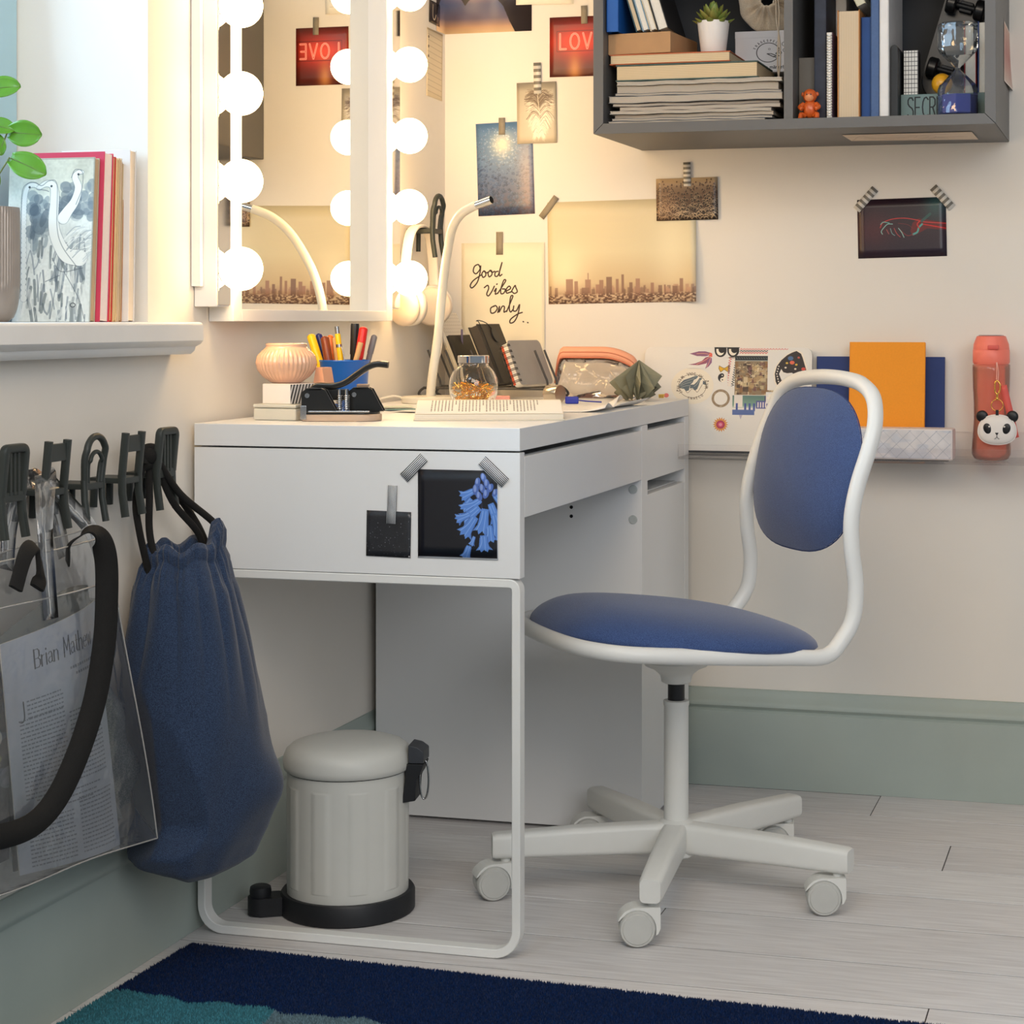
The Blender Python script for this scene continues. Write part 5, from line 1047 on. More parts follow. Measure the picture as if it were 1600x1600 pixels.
c.rect(0, 0, 300, 50, '242A2C'); c.rect(0, 44, 300, 50, 'B8C0B8'); c.rect(240, 70, 280, 110, 'B83A30'); [c.line([(12+k*18, 16), (20+k*18, 30)], 3, 'AEB8B4', .6) for k in range(16)]
stick('sticker', 'square street scene sticker', c, 1146, 550, 1209, 614, None, .0003)
c = Cv(300, 250, bgl); c.vgrad([(0,'5C7C74'),(.3,'7FA08C'),(.4,(bgl)),(1,bgl)])
c.rect(190, 0, 300, 70, '3C3A66'); c.poly([(10,0),(60,0),(60,90),(10,90)], 'E8E0D4')
for x in (20, 70, 96, 122): c.rect(x, 60, x+12, 120, '4A5A9A')
c.rect(0, 110, 130, 150, '5A6EA4'); c.rect(140, 40, 250, 100, '5A5A96'); [c.rect(148+k*15, 50, 155+k*15, 92, 'EDE4D8') for k in range(7)]; c.rect(255, 30, 300, 140, '4F8A74'); [c.ell(268+k*16, 60+j*22, 4, 4, 'F2EEE0') for k in range(2) for j in range(3)]
c.poly([(258,140),(274,140),(266,240)], '6A6AA0'); c.poly([(278,140),(294,140),(286,240)], '9A5A8A'); c.poly([(40,150),(60,150),(50,185)], 'B8B0C0')
stick('sticker', 'blue and green city strip sticker', c, 1143, 615, 1222, 668)
c = Cv(120, 120, bgl)
for k in range(18): a = 20*k; c.poly([(60+40*cos(R(a-10)), 60+40*sin(R(a-10))), (60+58*cos(R(a)), 60+58*sin(R(a))), (60+40*cos(R(a+10)), 60+40*sin(R(a+10)))], 'D8904A')
c.ell(60, 60, 42, 42, 'E09A50'); c.ell(60, 60, 31, 31, 'B03A5C'); c.ell(60, 60, 21, 21, 'D0506A'); c.ell(60, 60, 12, 12, 'E890A8'); stick('sticker', 'orange and pink sun sticker', c, 1112, 650, 1138, 676)
c = Cv(260, 320, bgl); body = [(150,20),(176,8),(204,30),(214,60),(226,110),(236,150),(244,200),(246,240),(226,270),(196,284),(168,276),(150,250),(156,220),(168,196),(150,180),(120,184),(96,176),(84,150),(70,190),(86,240),(104,270),(92,296),(66,292),(50,250),(44,190),(56,130),(84,80),(120,40)]
c.poly([(130+(x-130)*1.10, 155+(y_-155)*1.07) for x, y_ in body], 'F0E4D0'); c.poly(body, '2E2420')
for k in range(8): c.ell(56+(4*abs(k-3)), 130+k*20, 6, 4, 'F0E4D0', rot=70)
for x, y_, r_, cc in ((150,100,15,'E0684A'), (118,104,8,'D8B040'), (176,116,8,'D8B040'), (140,66,17,'4A6A92'), (220,150,13,'D04A3A'), (190,60,8,'B85040'), (110,140,7,'E8D8C0'), (170,150,7,'E8D8C0')): c.ell(x, y_, r_, r_, cc)
c.ell(200, 236, 40, 36, 'E8CFC0'); [c.ell(x, 234, 11, 11, '3A2A26') for x in (182, 218)]; [c.ell(x, y_, 7, 7, 'D0606A') for x, y_ in ((200,208), (176,256), (224,256), (200,262))]; c.ell(200, 250, 5, 4, '3A2A26')
stick('sticker', 'black patterned cat sticker', c, 1197, 540, 1262, 606, None, .0004)
c = Cv(80, 80, bgl); [c.ell(40+22*cos(R(a)), 40+22*sin(R(a)), 14, 9, 'F4EAD8', rot=a) for a in range(0, 360, 45)]; c.ell(40, 40, 11, 11, 'D8B040'); stick('sticker', 'white daisy sticker', c, 1195, 609, 1216, 628, None, .0005)
c = Cv(60, 40, bgl); c.ell(44, 16, 14, 14, 'E07A74'); c.poly([(0,10),(36,8),(30,34),(2,34)], 'E0B850'); [c.line([(8+k*8, 16), (8+k*8, 32)], 3, '6A5A40') for k in range(3)]; stick('sticker', 'small pink and yellow sticker', c, 1026, 612, 1043, 622)

def slab_book(name, label, x0_, x1_, yb, th_, h, m, lean, cat='book', pages=None):
    t = thing(name, label, cat, ((x0_+x1_)/2, yb, zs2+.0002), rot=(R(-lean), 0, 0)); hw = (x1_-x0_)/2
    b = B(); b.box((-hw+.001, .0018, .0015), (hw-.001, th_-.0018, h-.0015), .0005); b.build('pages', pages or M_pagesw, t)
    for ya in (0, th_-.0016): b = B(); b.box((-hw, ya, 0), (hw, ya+.0016, h), .0006); b.build('cover', m, t)
    b = B(); b.box((-hw, 0, 0), (-hw+.0018, th_, h), .0006); b.build('spine', m, t); return t
slab_book('folder', 'dark blue folder behind the orange notebook on the clear shelf', .745, .988, 1.066, .008, .188, mat('dark_blue_card', (.12,.21,.44), .6, var=.03), 4, 'folder')
slab_book('notebook', 'orange cloth notebook leaning on the blue folder', .812, .954, 1.030, .012, .217, mat('orange_cloth', (.95,.60,.13), .7, var=.03, vs=300, bump=.1, bs=900), 6.5, 'notebook')
# speaker with a quilted front
sk2 = thing('wireless_speaker', 'low white box speaker with a quilted front on the clear shelf', 'speaker', (.910, .988, zs2+.0012))
b = B(); b.box((-.104, -.027, .0), (.104, .027, .0575), .004); b.build('body', mat('white_speaker_plastic', (.88,.84,.82), .45), sk2)
c = Cv(400, 110, 'D5D2D3'); c.a = c.a+c.noise(26, .035, 4)[..., None]+(np.sin(c.Y*2.1)*.012)[..., None]
c.blend(np.clip(c.noise(20, 1.2, 11, 2.5), 0, .35), 'A9B4C6')
for k in range(-3, 12): c.line([(k*48, 118), (k*48+118, -8)], 2, '9AA0AC', .75); c.line([(k*48+118, 118), (k*48, -8)], 2, 'A8AAB4', .5)
b = B(); b.sheet(lambda a, d: Vector((-.1005+.201*a, -.0274-.0012*abs(sin((a*201+d*52)/48*pi*1.0)*sin((a*201-d*52)/48*pi)), .003+.0515*d)), 60, 16); b.build('grille', c.mat('quilted_fabric', .8), sk2, fixn=False, ang=80)
b = B(); b.box((-.095,-.02,-.0011), (.095,.02,.0002), 0); b.build('rubber_foot', M_dark, sk2)
# bottle with the panda key ring
bt = thing('drinking_bottle', 'coral pink see-through drinking bottle at the right end of the shelf', 'bottle', (1.0785, 1.02, zs2)); M_cor = thin('coral_clear_plastic', 'FFA58C', .05, .34, .7, (.95,.42,.30), .15); M_cl = mat('coral_plastic', (.97,.50,.42), .4, var=.02)
pr = [(.0005,.0005),(.026,.0),(.0315,.003),(.0355,.011),(.0358,.020),(.0340,.045),(.0320,.075),(.0322,.105),(.0338,.135),(.0345,.165),(.0343,.1745),(.0320,.1765)]
b = B(); b.lathe(pr, 48, cap=False); b.build('bottle_body', M_cor, bt, ang=60)
b = B(); b.lathe([(.030,.172),(.0330,.1785),(.0338,.180),(.0335,.202),(.0328,.203),(.0330,.2045),(.0320,.213),(.0265,.2275),(.022,.2285),(.0005,.2285)], 48, cap=False); ld = b.build('lid', M_cl, bt, ang=40)
b = B(); b.lathe([(.0005,.2288),(.0235,.2288),(.022,.2300),(.0005,.2302)], 40, cap=False); b.build('lid_inlay', mat('grey_lilac_plastic', (.72,.68,.68), .4), ld)
b = B(); b.box((-.004,-.0362,.2035), (.016,-.0310,.2115), .0015); b.build('latch', mat('dark_coral', (.86,.36,.32), .4), ld)
kc = thing('panda_key_ring', 'panda face key ring hanging from the coral bottle', 'key ring', (1.0925, .9725, .703)); M_pw2 = mat('white_leatherette', (.91,.88,.85), .45, var=.02); M_pb = mat('black_leatherette', (.07,.07,.075), .4)
b = B()
def pf(u, v):
    a = 2*pi*u; x, z_ = sup(cos(a), 2.35), sup(sin(a), 2.2); k = sin(pi*v); th2 = -cos(pi*v)*.0085; wd = .0335+(.0025*-z_); return (wd*x*k**.7, th2, (.0265 if z_ > 0 else .0265)*z_*k**.7)
b.grid(pf, 48, 18, cu=True); hd_ = b.build('face', M_pw2, kc, ang=80)
b = B(); b.tube([(pf(i/48, .5)[0]*1.02, 0, pf(i/48, .5)[2]*1.02) for i in range(48)], .0010, 6, closed=True); b.build('seam', M_pw2, hd_)
for s in (-1, 1):
    b = B(); b.ball((s*.027, .002, .024), .0108, 24, 1, .35, 1); b.build('ear', M_pb, kc, ang=80)
    b = B(); b.ball((s*.0165, -.0072, .002), .0088, 20, .85, .22, 1.15, M=T(s*.0165,0,.002) @ RY(s*22) @ T(-s*.0165,0,-.002)); ey = b.build('eye_patch', M_pb, hd_, ang=80)
    b = B(); b.ball((s*.0135, -.0094, .006), .0016, 10, 1, .4, 1); b.build('eye_shine', M_pw2, hd_)
b = B(); b.prism([(-.0032,.002),(.0032,.002),(.0015,-.001),(0,-.0022),(-.0015,-.001)], 0, .0012, M=T(0,-.0082,-.007) @ RX(90), bev=.0004)
for s in (-1, 1): b.tube([(0,-.0088,-.009),(0,-.0088,-.0125),(s*.002,-.0087,-.0150),(s*.0042,-.0084,-.0165)], .0005, 5)
b.build('nose', M_pb, hd_)
b = B(); b.box((-.0028,-.0015,.024), (.0028,.0015,.036), .0006); b.build('loop', M_pb, kc)
b = B(); b.tube([(.0105*cos(2*pi*i/32), 0, .0445+.0105*sin(2*pi*i/32)) for i in range(32)], .0009, 8, closed=True); b.build('split_ring', M_gold, kc)
b = B(); b.cyl((0,0,.055), (0,0,.064), .0022, n=12); b.ball((0,0,.0565), .0034, 12); b.tube(smooth([(0,-.001,.064),(.0045,-.001,.070),(.005,-.001,.082),(0,-.001,.089),(-.0035,-.001,.084),(-.0035,-.001,.070),(0,-.001,.064)], 6), [.0016]*36+[.0016], 8); b.build('clasp', M_gold, kc)
b = B(); b.tube(smooth([(-.0012,-.001,.086),(-.001,.004,.105),(-.002,.010,.122)], 5), .0006, 6); b.tube(smooth([(.0015,-.001,.086),(.002,.004,.105),(-.001,.010,.122)], 5), .0006, 6); b.build('cord', mat('pale_pink_cord', (.95,.75,.68), .7), kc)
b = B(); b.sheet(lambda a, d: Vector((.004+.012*a+.022*(1-d), .012+.004*sin(d*3), -.026+.095*d+.004*a)), 3, 12); o = b.build('carry_strap', mat('coral_strap', (.88,.38,.34), .6), bt, M=T(.0145, -.052, .067), fixn=False, thick=.0012)

# ------------------------------------------------------------------ chair-shaped coat hooks
M_hook = mat('dark_green_grey_plastic', (.185,.205,.195), .45, var=.04)
def hook(kind, y, lab, z0=.640, s=1.0, x0=WL):
    """miniature chair fixed to the wall by the front of its seat, its back to the room"""
    t = thing('coat_hook', lab, 'hook', (x0, y, z0), group=None); D = .052*s; hw = .0245*s; zs_ = .052*s; zt_ = .112*s; r = .0046*s
    b = B(); b.box((.0005, -hw, zs_-.0075*s), (D-.004, hw, zs_), .0015); b.build('seat', M_hook, t)
    sec = rrect(2, 2, .5, 2) if kind != 'round' else None
    for sg in (-1, 1):
        b = B(); b.tube([(.0065, sg*(hw-.004*s), .012*s), (.0075, sg*(hw-.005*s), zs_-.006*s)], r*.9, 10, sec=sec, up=(0,1,0) if sec else None); b.build('leg', M_hook, t)
        b = B()
        b.tube([(D+.003*s, sg*(hw-.002*s), .0), (D-.002*s, sg*(hw-.003*s), zs_*.6), (D-.003*s, sg*(hw-.003*s), zs_+.004*s)], r, 10, sec=sec, up=(0,1,0) if sec else None); b.build('leg', M_hook, t)
    if kind == 'plank':
        for sg in (-1, 1): b = B(); b.tube([(D-.003*s, sg*(hw-.003*s), zs_), (D+.003*s, sg*(hw-.003*s), zt_)], r, sec=sec, up=(0,1,0)); b.build('back_post', M_hook, t)
        b = B(); b.box((D-.003*s, -hw+.003*s, zs_+.034*s), (D+.004*s, hw-.003*s, zt_-.004*s), .001, M=None); b.build('back_board', M_hook, t)
    elif kind == 'slat':
        pts = [(D-.003*s, -hw+.003*s, zs_)]+[(D+.002*s, -hw+.010*s-.007*s*cos(R(a)), zt_-.0105*s+.007*s*sin(R(a))) for a in range(0, 91, 18)]
        pts = pts+[(x, -y_, z_) for x, y_, z_ in pts[::-1]]
        b = B(); b.tube(pts, r*1.15, sec=rrect(2, 2, .5, 2), up=(1,0,0)); b.build('back_frame', M_hook, t)
        for q in (-.5, 0, .5): b = B(); b.box((D-.003*s, q*.017*s-.0024*s, zs_), (D+.003*s, q*.017*s+.0024*s, zt_-.004*s), .0006); b.build('back_slat', M_hook, t)
        b = B(); b.box((D-.006*s, -hw+.003*s, zs_-.008*s), (D+.002*s, hw-.003*s, zs_+.004*s), .001); b.build('back_rail', M_hook, t)
    else:
        for k, (w_, h_, rr) in enumerate(((hw-.001, zt_, r), (hw*.60, zt_-.020*s, r*.62))):
            pts = [(D-.003*s, -w_*(.86), zs_), (D-.001*s, -w_, zs_+.03*s*(1-.2*k))]+[(D+.002*s, -w_*cos(R(a)), h_-w_+w_*sin(R(a))) for a in range(15, 90, 15)]+[(D+.002*s, 0, h_)]
            pts = pts+[(x, -y_, z_) for x, y_, z_ in pts[-2::-1]]; b = B(); b.tube(smooth(pts, 3), rr, 10); b.build('back_bow', M_hook, t, ang=70)
    if kind != 'slat' : 
        b = B(); b.box((D-.006*s, -hw+.003*s, zs_-.0085*s), (D+.001*s, hw-.003*s, zs_), .001); b.build('back_rail', M_hook, t)
    return t
hook('slat', -.536, 'slat-backed chair-shaped coat hook at the frame edge, left of the tote')
hook('plank', -.441, 'board-backed chair-shaped coat hook carrying the clear tote bag')
hook('round', -.349, 'bentwood chair-shaped coat hook with a round back')
hook('plank', -.254, 'board-backed chair-shaped coat hook between the round-backed hook and the denim bag hook')
hook('slat', -.160, 'slat-backed chair-shaped coat hook carrying the denim bag')
hook('round', .905, 'bentwood chair-shaped coat hook behind the right mirror lamp, holding headphones', 1.022, 1.06)

# headphones hanging behind the right lamp strip
hn = thing('headphones', 'white over-ear headphones hanging behind the right mirror lamp', 'headphones', (.012, .862, .93)); M_hw = mat('white_headphone_plastic', (.91,.88,.84), .4, var=.01)
b = B(); b.tube(smooth([(.0,-.060,.015),(-.001,-.055,.075),(-.001,-.03,.135),(-.001,.02,.152),(-.001,.07,.135),(-.001,.092,.075),(0,.094,.012)], 8), 1, sec=[(x, y_) for x, y_ in rrect(.006, .020, .0025, 2)], up=(1,0,0)); b.build('headband', M_hw, hn, ang=60)
for yc, sx in ((-.055, 1), (.075, 1)):
    M = T(.004, yc, .0) @ RZ(-18 if yc < 0 else 20) @ RX(8)
    b = B(); b.lathe([(.0005,-.012),(.036,-.012),(.0395,-.009),(.0395,.002),(.036,.006),(.0005,.0065)], 40, M @ RX(90), cap=False); cu = b.build('ear_cup', M_hw, hn, ang=50)
    b = B(); b.lathe([(.015,.007),(.032,.007),(.0375,.011),(.0375,.017),(.033,.021),(.015,.021)], 40, M @ RX(90)); b.build('ear_pad', mat('cream_cushion', (.88,.82,.74), .7), cu, ang=60)
b = B(); b.tube(smooth([(.01,.088,-.03),(.02,.085,-.06),(.02,.07,-.10),(.01,.06,-.14)], 6), .0016, 6); b.build('lead', M_hw, hn)
# small papers on the left wall behind the lamp
c = Cv(140, 240, 'DCCDB0'); [c.line([(8, 20+k*20), (132, 26+k*20)], 1.4, 'A9977A') for k in range(11)]; [c.ell(14, 30+k*34, 5, 5, '6A5A48') for k in range(3)]; c.rect(0, 0, 140, 6, 'B8A484')
poster('paper_list', 'ruled paper list on the left wall beside the top bulbs', c.mat('list_print', .7), (0,1,0), (1,0,0), (WL, .985, 1.345), .088, .135, -1.5, cat='paper')
c = Cv(120, 90, '2A2622'); c.vgrad([(0,'4A423A'),(1,'1E1A18')]); c.line([(40,14),(40,60),(60,70),(74,50)], 6, 'C8B8A0', sm=4); c.rect(84, 10, 96, 74, '8A7A66'); c.ell(100, 60, 6, 8, 'E8D8BE')
poster('photo_print', 'tiny dark photo above the ruled paper list in the corner', c.mat('tiny_print', .4), (0,1,0), (1,0,0), (WL, 1.0, 1.492), .060, .045, -2)

# ------------------------------------------------------------------ clear tote bag
tt = thing('tote_bag', 'clear plastic tote bag with a black strap hanging from the second coat hook', 'bag', (.03, -.47, .22)); M_tote = thin('clear_vinyl', 'FBFCFD', .10, .07, 1.1); M_edge = mat('clear_vinyl_edge', (.86,.85,.83), .2, trans=.5, ior=1.3)
TL_ = Vector((.03, -.47, .22))
def lerp(a, b_, t): return a+(b_-a)*t
def ftote(u, v):  # front sheet: u 0..1 along y, v 0 bottom .. 1 top
    y = lerp(lerp(-.70, -.66, v), lerp(-.262, -.345, v), u); z = lerp(lerp(.248, .212, u), lerp(.618, .622, u), v)
    x = .074-.020*v+.012*sin(pi*u)*sin(pi*v)+.006*sin(u*7+v*4)*(1-v*.5); return Vector((x, y, z))-TL_
def btote(u, v):
    y = lerp(lerp(-.68, -.66, v), lerp(-.205, -.325, v), u); z = lerp(lerp(.255, .235, u), lerp(.615, .632, u), v); return Vector((.012+.006*v+.004*sin(u*9), y, z))-TL_
b = B(); b.grid(ftote, 26, 26); b.build('front_panel', M_tote, tt, ang=80)
b = B(); b.grid(btote, 14, 14); b.build('back_panel', M_tote, tt, ang=80)
b = B(); b.grid(lambda u, v: ftote(1, v).lerp(btote(1, v), u)+Vector((0, .014*sin(pi*u)*sin(pi*v)*(1 if v < .9 else .3), 0)), 8, 20); b.build('side_gusset', M_tote, tt, ang=80)
b = B(); b.grid(lambda u, v: ftote(u, 0).lerp(btote(u, 0), v)+Vector((0, 0, -.012*sin(pi*v))), 20, 6); b.build('bottom_panel', M_tote, tt, ang=80)
b = B()
for pts in ([ftote(1, i/20) for i in range(21)], [ftote(i/20, 1) for i in range(21)], [btote(1, i/20) for i in range(21)], [ftote(i/20, 0) for i in range(21)], [btote(i/20, 1) for i in range(21)], [ftote(1, 0).lerp(btote(1, 0), i/6) for i in range(7)], [ftote(1, 1).lerp(btote(1, 1), i/6) for i in range(7)], [ftote(i/20, .86)+Vector((.001,0,0)) for i in range(21)]): b.tube(pts, .0011, 6)
b.build('welded_seam', M_edge, tt)
def strapband(name, pts, wd, m, parent, axis=(0,1,0), k=6, thick=.0016, M0=TL_, face=None):
    P = smooth([Vector(p)-M0 for p in pts], k); b = B(); n = len(P)
    def f(u, v):
        i = min(int(round(u*(n-1))), n-1); t_ = (P[min(i+1, n-1)]-P[max(i-1, 0)]).normalized(); ax = Vector(axis); s_ = ax-t_*ax.dot(t_)
        if s_.length < .2: s_ = s_+Vector((0,0,1))-t_*t_.z
        if face:
            f_ = min(1, max(0, (u-.16)/.22)); s_ = Vector((-.62,.76,-.2)).lerp(Vector(face).cross(t_).normalized(), f_*f_*(3-2*f_)); s_ = s_-t_*s_.dot(t_)
        return P[i]+s_.normalized()*(wd*(v-.5))
    b.grid(f, n, 3); return b.build(name, m, parent, ang=30, thick=thick)
strapband('handle', [(.068,-.505,.54),(.063,-.505,.60),(.056,-.500,.66),(.034,-.462,.708),(.016,-.432,.703),(.028,-.400,.670),(.046,-.372,.630),(.060,-.360,.57)], .026, M_tote, tt, (.1,1,.35))
strapband('handle', [(.016,-.52,.60),(.010,-.50,.66),(.004,-.462,.702),(.004,-.43,.700),(.008,-.40,.66),(.014,-.385,.60)], .024, M_tote, tt, (.1,1,.35))
M_web = mat('black_webbing', (.075,.07,.065), .85, var=.15, vs=400, bump=.5, bs=1400)
strapband('shoulder_strap', [(.056,-.448,.600),(.060,-.450,.622),(.072,-.446,.634),(.080,-.436,.638),(.086,-.421,.628),(.088,-.411,.600),(.089,-.411,.557),(.090,-.418,.502),(.090,-.440,.434),(.090,-.480,.374),(.089,-.526,.330),(.088,-.575,.311),(.086,-.635,.312),(.084,-.70,.325)], .029, M_web, tt, (0,1,0), 8, .002, face=(.72,-.66,.10))
b = B(); b.tube(smooth([Vector(q)-TL_ for q in ((.080,-.600,.590),(.078,-.575,.628),(.076,-.552,.632),(.078,-.545,.600),(.080,-.555,.585))], 6), 1, sec=[(x, y_) for x, y_ in rrect(.020, .006, .0025, 2)], up=(.5,.2,.6)); b.build('strap_end', M_web, tt, ang=60)
# magazine inside the bag
mgz = thing('magazine', 'printed magazine page folded inside the clear tote bag', 'magazine', (.045, -.44, .37))
MO = Vector((.045,-.44,.37))
def mgf(u, v, off=0):
    y = lerp(lerp(-.548, -.590, v), lerp(-.308, -.372, v), u); z = lerp(lerp(.240, .214, u), lerp(.522, .543, u), v); x = .052+.010*sin(pi*u)-.020*max(0, u-.8)*5*.2+off; return Vector((x, y, z))-MO
c = Cv(520, 760, (.80,.81,.84)); ink = '33363C'; gm_ = np.random.RandomState(31)
c.text('Brian Mathew', 132, 112, 58, 6, ink, nib=.28, gap=.12, xs=.86)
for k, (l_, x_) in enumerate(((15,300),(12,330))): 
    for j in range(l_): c.rect(x_+j*14, 150+k*22, x_+j*14+10, 158+k*22, '777B82', .8)
c.text('J', 40, 250, 60, 5, ink) if 'J' in GL else c.line([(70,205),(70,255),(60,268),(48,264)], 5, ink, sm=4)
def column(x, y0, x1, y1):
    y = y0
    while y < y1:
        xx = x
        while xx < x1-8: l_ = 6+gm_.rand()*16; c.rect(xx, y, min(xx+l_, x1), y+4.6, '70747C', .8); xx += l_+4
        y += 13.4
column(84, 205, 250, 262); column(48, 262, 250, 520); column(272, 285, 470, 500); column(48, 590, 250, 740); column(280, 560, 490, 740)
for k in range(3): column(90+8*k, 528+k*18, 420-30*k, 530+k*18)
b = B(); b.sheet(lambda u, v: mgf(u, v, .0012), 20, 10); b.build('printed_page', c.mat('article_print', .6), mgz, fixn=False, ang=80)
b = B(); b.grid(lambda u, v: mgf(u, v, 0), 16, 8); b.build('pages', M_pw, mgz, ang=80, thick=.0015)
b = B(); b.grid(lambda u, v: mgf(u, v, -.016)+Vector((0, .012, .03*v*sin(pi*u*.8))), 16, 8); b.build('back_cover', mat('grey_green_cover', (.34,.37,.36), .5), mgz, ang=80, thick=.0012)
# folded grey cloth and books inside the bag
M_cloth = weave('grey_crinkled_cloth', (.46,.47,.45), (.60,.60,.57), 500, .4, .9, .2)
b = B(); b.grid(lambda u, v: Vector((.030+.010*sin(u*6+v*9)+.006*sin(v*23+u*4), lerp(lerp(-.335,-.372,v), lerp(-.238,-.318,v), u), lerp(.245, .545, v)+.006*sin(u*8))), 20, 40); o = b.build('scarf', M_cloth, None, ang=80, thick=.006, org=(.03,-.31,.40)); tag(o, 'crinkled grey scarf pressed against the right side of the tote bag', 'scarf')
c = Cv(120, 320, '23262E'); gq = np.random.RandomState(5)
for k in range(40): c.ell(gq.rand()*120, gq.rand()*200, 6+gq.rand()*16, 6+gq.rand()*12, [(.45,.46,.50), (.50,.52,.28), (.30,.34,.44), (.6,.58,.55), (.16,.17,.2)][gq.randint(5)], a=.8)
c.ell(70, 120, 34, 22, 'C8C4BA', ring=3)
b = B(); b.box((.028,-.695,.262), (.046,-.560,.50), .002); o = b.build('picture_book', mat('dark_slate_cover', (.17,.19,.23), .5), None, org=(.037,-.63,.26)); tag(o, 'dark picture book at the left edge inside the tote bag', 'book')
b = B(); b.sheet(lambda a, d: Vector((.0465,-.694+.133*a,.263+.236*d))-Vector((.037,-.63,.26)), 2, 2); b.build('cover_print', c.mat('slate_print', .4), o, fixn=False)

# ------------------------------------------------------------------ denim drawstring bag
dn = thing('drawstring_bag', 'blue denim drawstring bag hanging from the coat hook nearest the desk', 'bag', (.080, -.160, .144)); M_den = weave('dark_denim', (.095,.15,.245), (.19,.265,.38), 900, .35, .92, .2, 22)
pf_z = [(.00,.010,.0),(.002,.060,-.006),(.014,.080,0),(.05,.095,-.004),(.10,.1035,0),(.17,.1015,0),(.25,.094,0),(.33,.082,0),(.39,.071,0),(.415,.062,0),(.427,.054,0),(.434,.0555,0),(.442,.0555,0),(.449,.050,0),(.445,.040,0),(.42,.030,0)]
def den(u, v):
    a = 2*pi*u; q = v*(len(pf_z)-1); i = min(int(q), len(pf_z)-2); f = q-i
    z = lerp(pf_z[i][0], pf_z[i+1][0], f); r = lerp(pf_z[i][1], pf_z[i+1][1], f)
    g_ = max(0, min(1, (z-.20)/.20)); h_ = max(0, min(1, (z-.385)/.03))
    w1 = abs(sin(a*6.5+1.5*sin(a*2+.5)+.4*sin(z*14)))
    pl = .13*g_*(w1**.7-.6)+.075*g_**.6*sin(a*3+2.4+z*3)+.030*h_*sin(a*34+3*sin(a*5))
    big = .045*sin(a*2-.9+z*7)*(1-h_)+.022*sin(a*4+z*16)*(1-g_)+.015*sin(a*9-z*26)*(1-h_)
    k = 1+pl*.8+big; low = max(0, 1-z/.10)
    cx, cy = sup(cos(a), 2+.9*low), sup(sin(a), 2+.9*low)
    x = r*.88*cx*k; y = r*1.22*cy*k
    co = math.exp(-((z-.115)/.045)**2)*max(0, cos(a-.25))**10; x += .022*co; y += .010*co
    z2 = z+.030*(max(0, cos(a-.5))**4)*max(0, (z-.40)/.045)+.016*low*max(0, -cos(a-.4))+.006*h_*sin(a*7)
    x = max(x-.012*g_, -.078); zw = z2+.144; v_ = (zw-.22)/.4
    if -.12 < v_ < 1.05:
        q_ = min(1, max(0, (x+.080-.012)/.062)); lim = lerp(lerp(-.205, -.262, q_), lerp(-.325, -.345, q_), max(0, v_))+.024+.160-.05*max(0, -v_/.12)
        if y < lim: y = lim-.004*(lim-y)/.05
    return (x, y, z2)
b = B(); b.grid(den, 240, 96, cu=True); b.build('denim_body', M_den, dn, ang=80)
M_cord = mat('black_cotton_cord', (.075,.07,.065), .9, var=.1, bump=.6, bs=900)
O_ = Vector((.080,-.160,.144)); kx, ky, kz = .022, -.192, .715
b = B()
for pts in ([(kx-.004,ky+.006,kz),(.020,-.214,.66),(.030,-.225,.62),(.040,-.215,.556)], [(kx,ky+.010,kz-.01),(.030,-.196,.66),(.036,-.206,.61),(.052,-.210,.556)], [(kx+.006,ky+.012,kz),(.040,-.150,.65),(.066,-.120,.60),(.074,-.118,.553)], [(kx+.010,ky+.012,kz-.004),(.050,-.146,.66),(.085,-.110,.615),(.088,-.108,.590)], [(.010,-.13,.694),(.030,-.122,.66),(.060,-.110,.61),(.082,-.112,.560)]):
    b.tube(smooth([Vector(p)-O_ for p in pts], 8), .0050, 10)
b.build('cord', M_cord, dn, ang=70)
b = B(); kn = Vector((kx,ky,kz))-O_; b.tube(smooth([kn+Vector((0,-.006,-.012)), kn+Vector((-.004,.002,.006)), kn+Vector((.004,.010,.010)), kn+Vector((.008,.016,0)), kn+Vector((.002,.01,-.012)), kn+Vector((0,-.006,-.012))], 6), .0075, 10); b.ball(tuple(kn+Vector((.002,.005,0))), .0125, 14); b.build('knot', M_cord, dn, ang=70)

# ------------------------------------------------------------------ window sill
zl = .8997
# plant in a ribbed pot
wp = thing('potted_plant', 'green leafy plant in a ribbed grey pot on the window sill', 'plant', (-.163, -.285, zl)); M_pot2 = mat('taupe_ribbed_ceramic', (.62,.57,.53), .3, .25, var=.04, coat=.3)
b = B()
def potf(u, v):
    a = 2*pi*u; z = .155*v; r = .041
    if z < .045: r = .041*(.62+.38*math.sqrt(max(0, 1-((.045-z)/.045)**2)))
    elif z < .150: r += .0006*cos(a*60)
    return (r*cos(a), r*sin(a), z)
b.grid(potf, 360, 26, cu=True); b.lathe([(.0405,.155),(.0385,.1555),(.037,.150),(.037,.14),(.0005,.138)], 60, cap=False); b.lathe([(.0005,.0005),(.0255,.0003)], 40, cap=False); b.build('ribbed_pot', M_pot2, wp, ang=75)
M_leaf = mat('fresh_green_leaf', (.36,.58,.13), .35, var=.15, vs=25, coat=.3, trans=.0, sss=.1); M_stem = mat('plant_stem', (.40,.46,.24), .5)
PO = Vector((-.163,-.285,zl)); C0 = Vector((1.341,-2.578,.903))
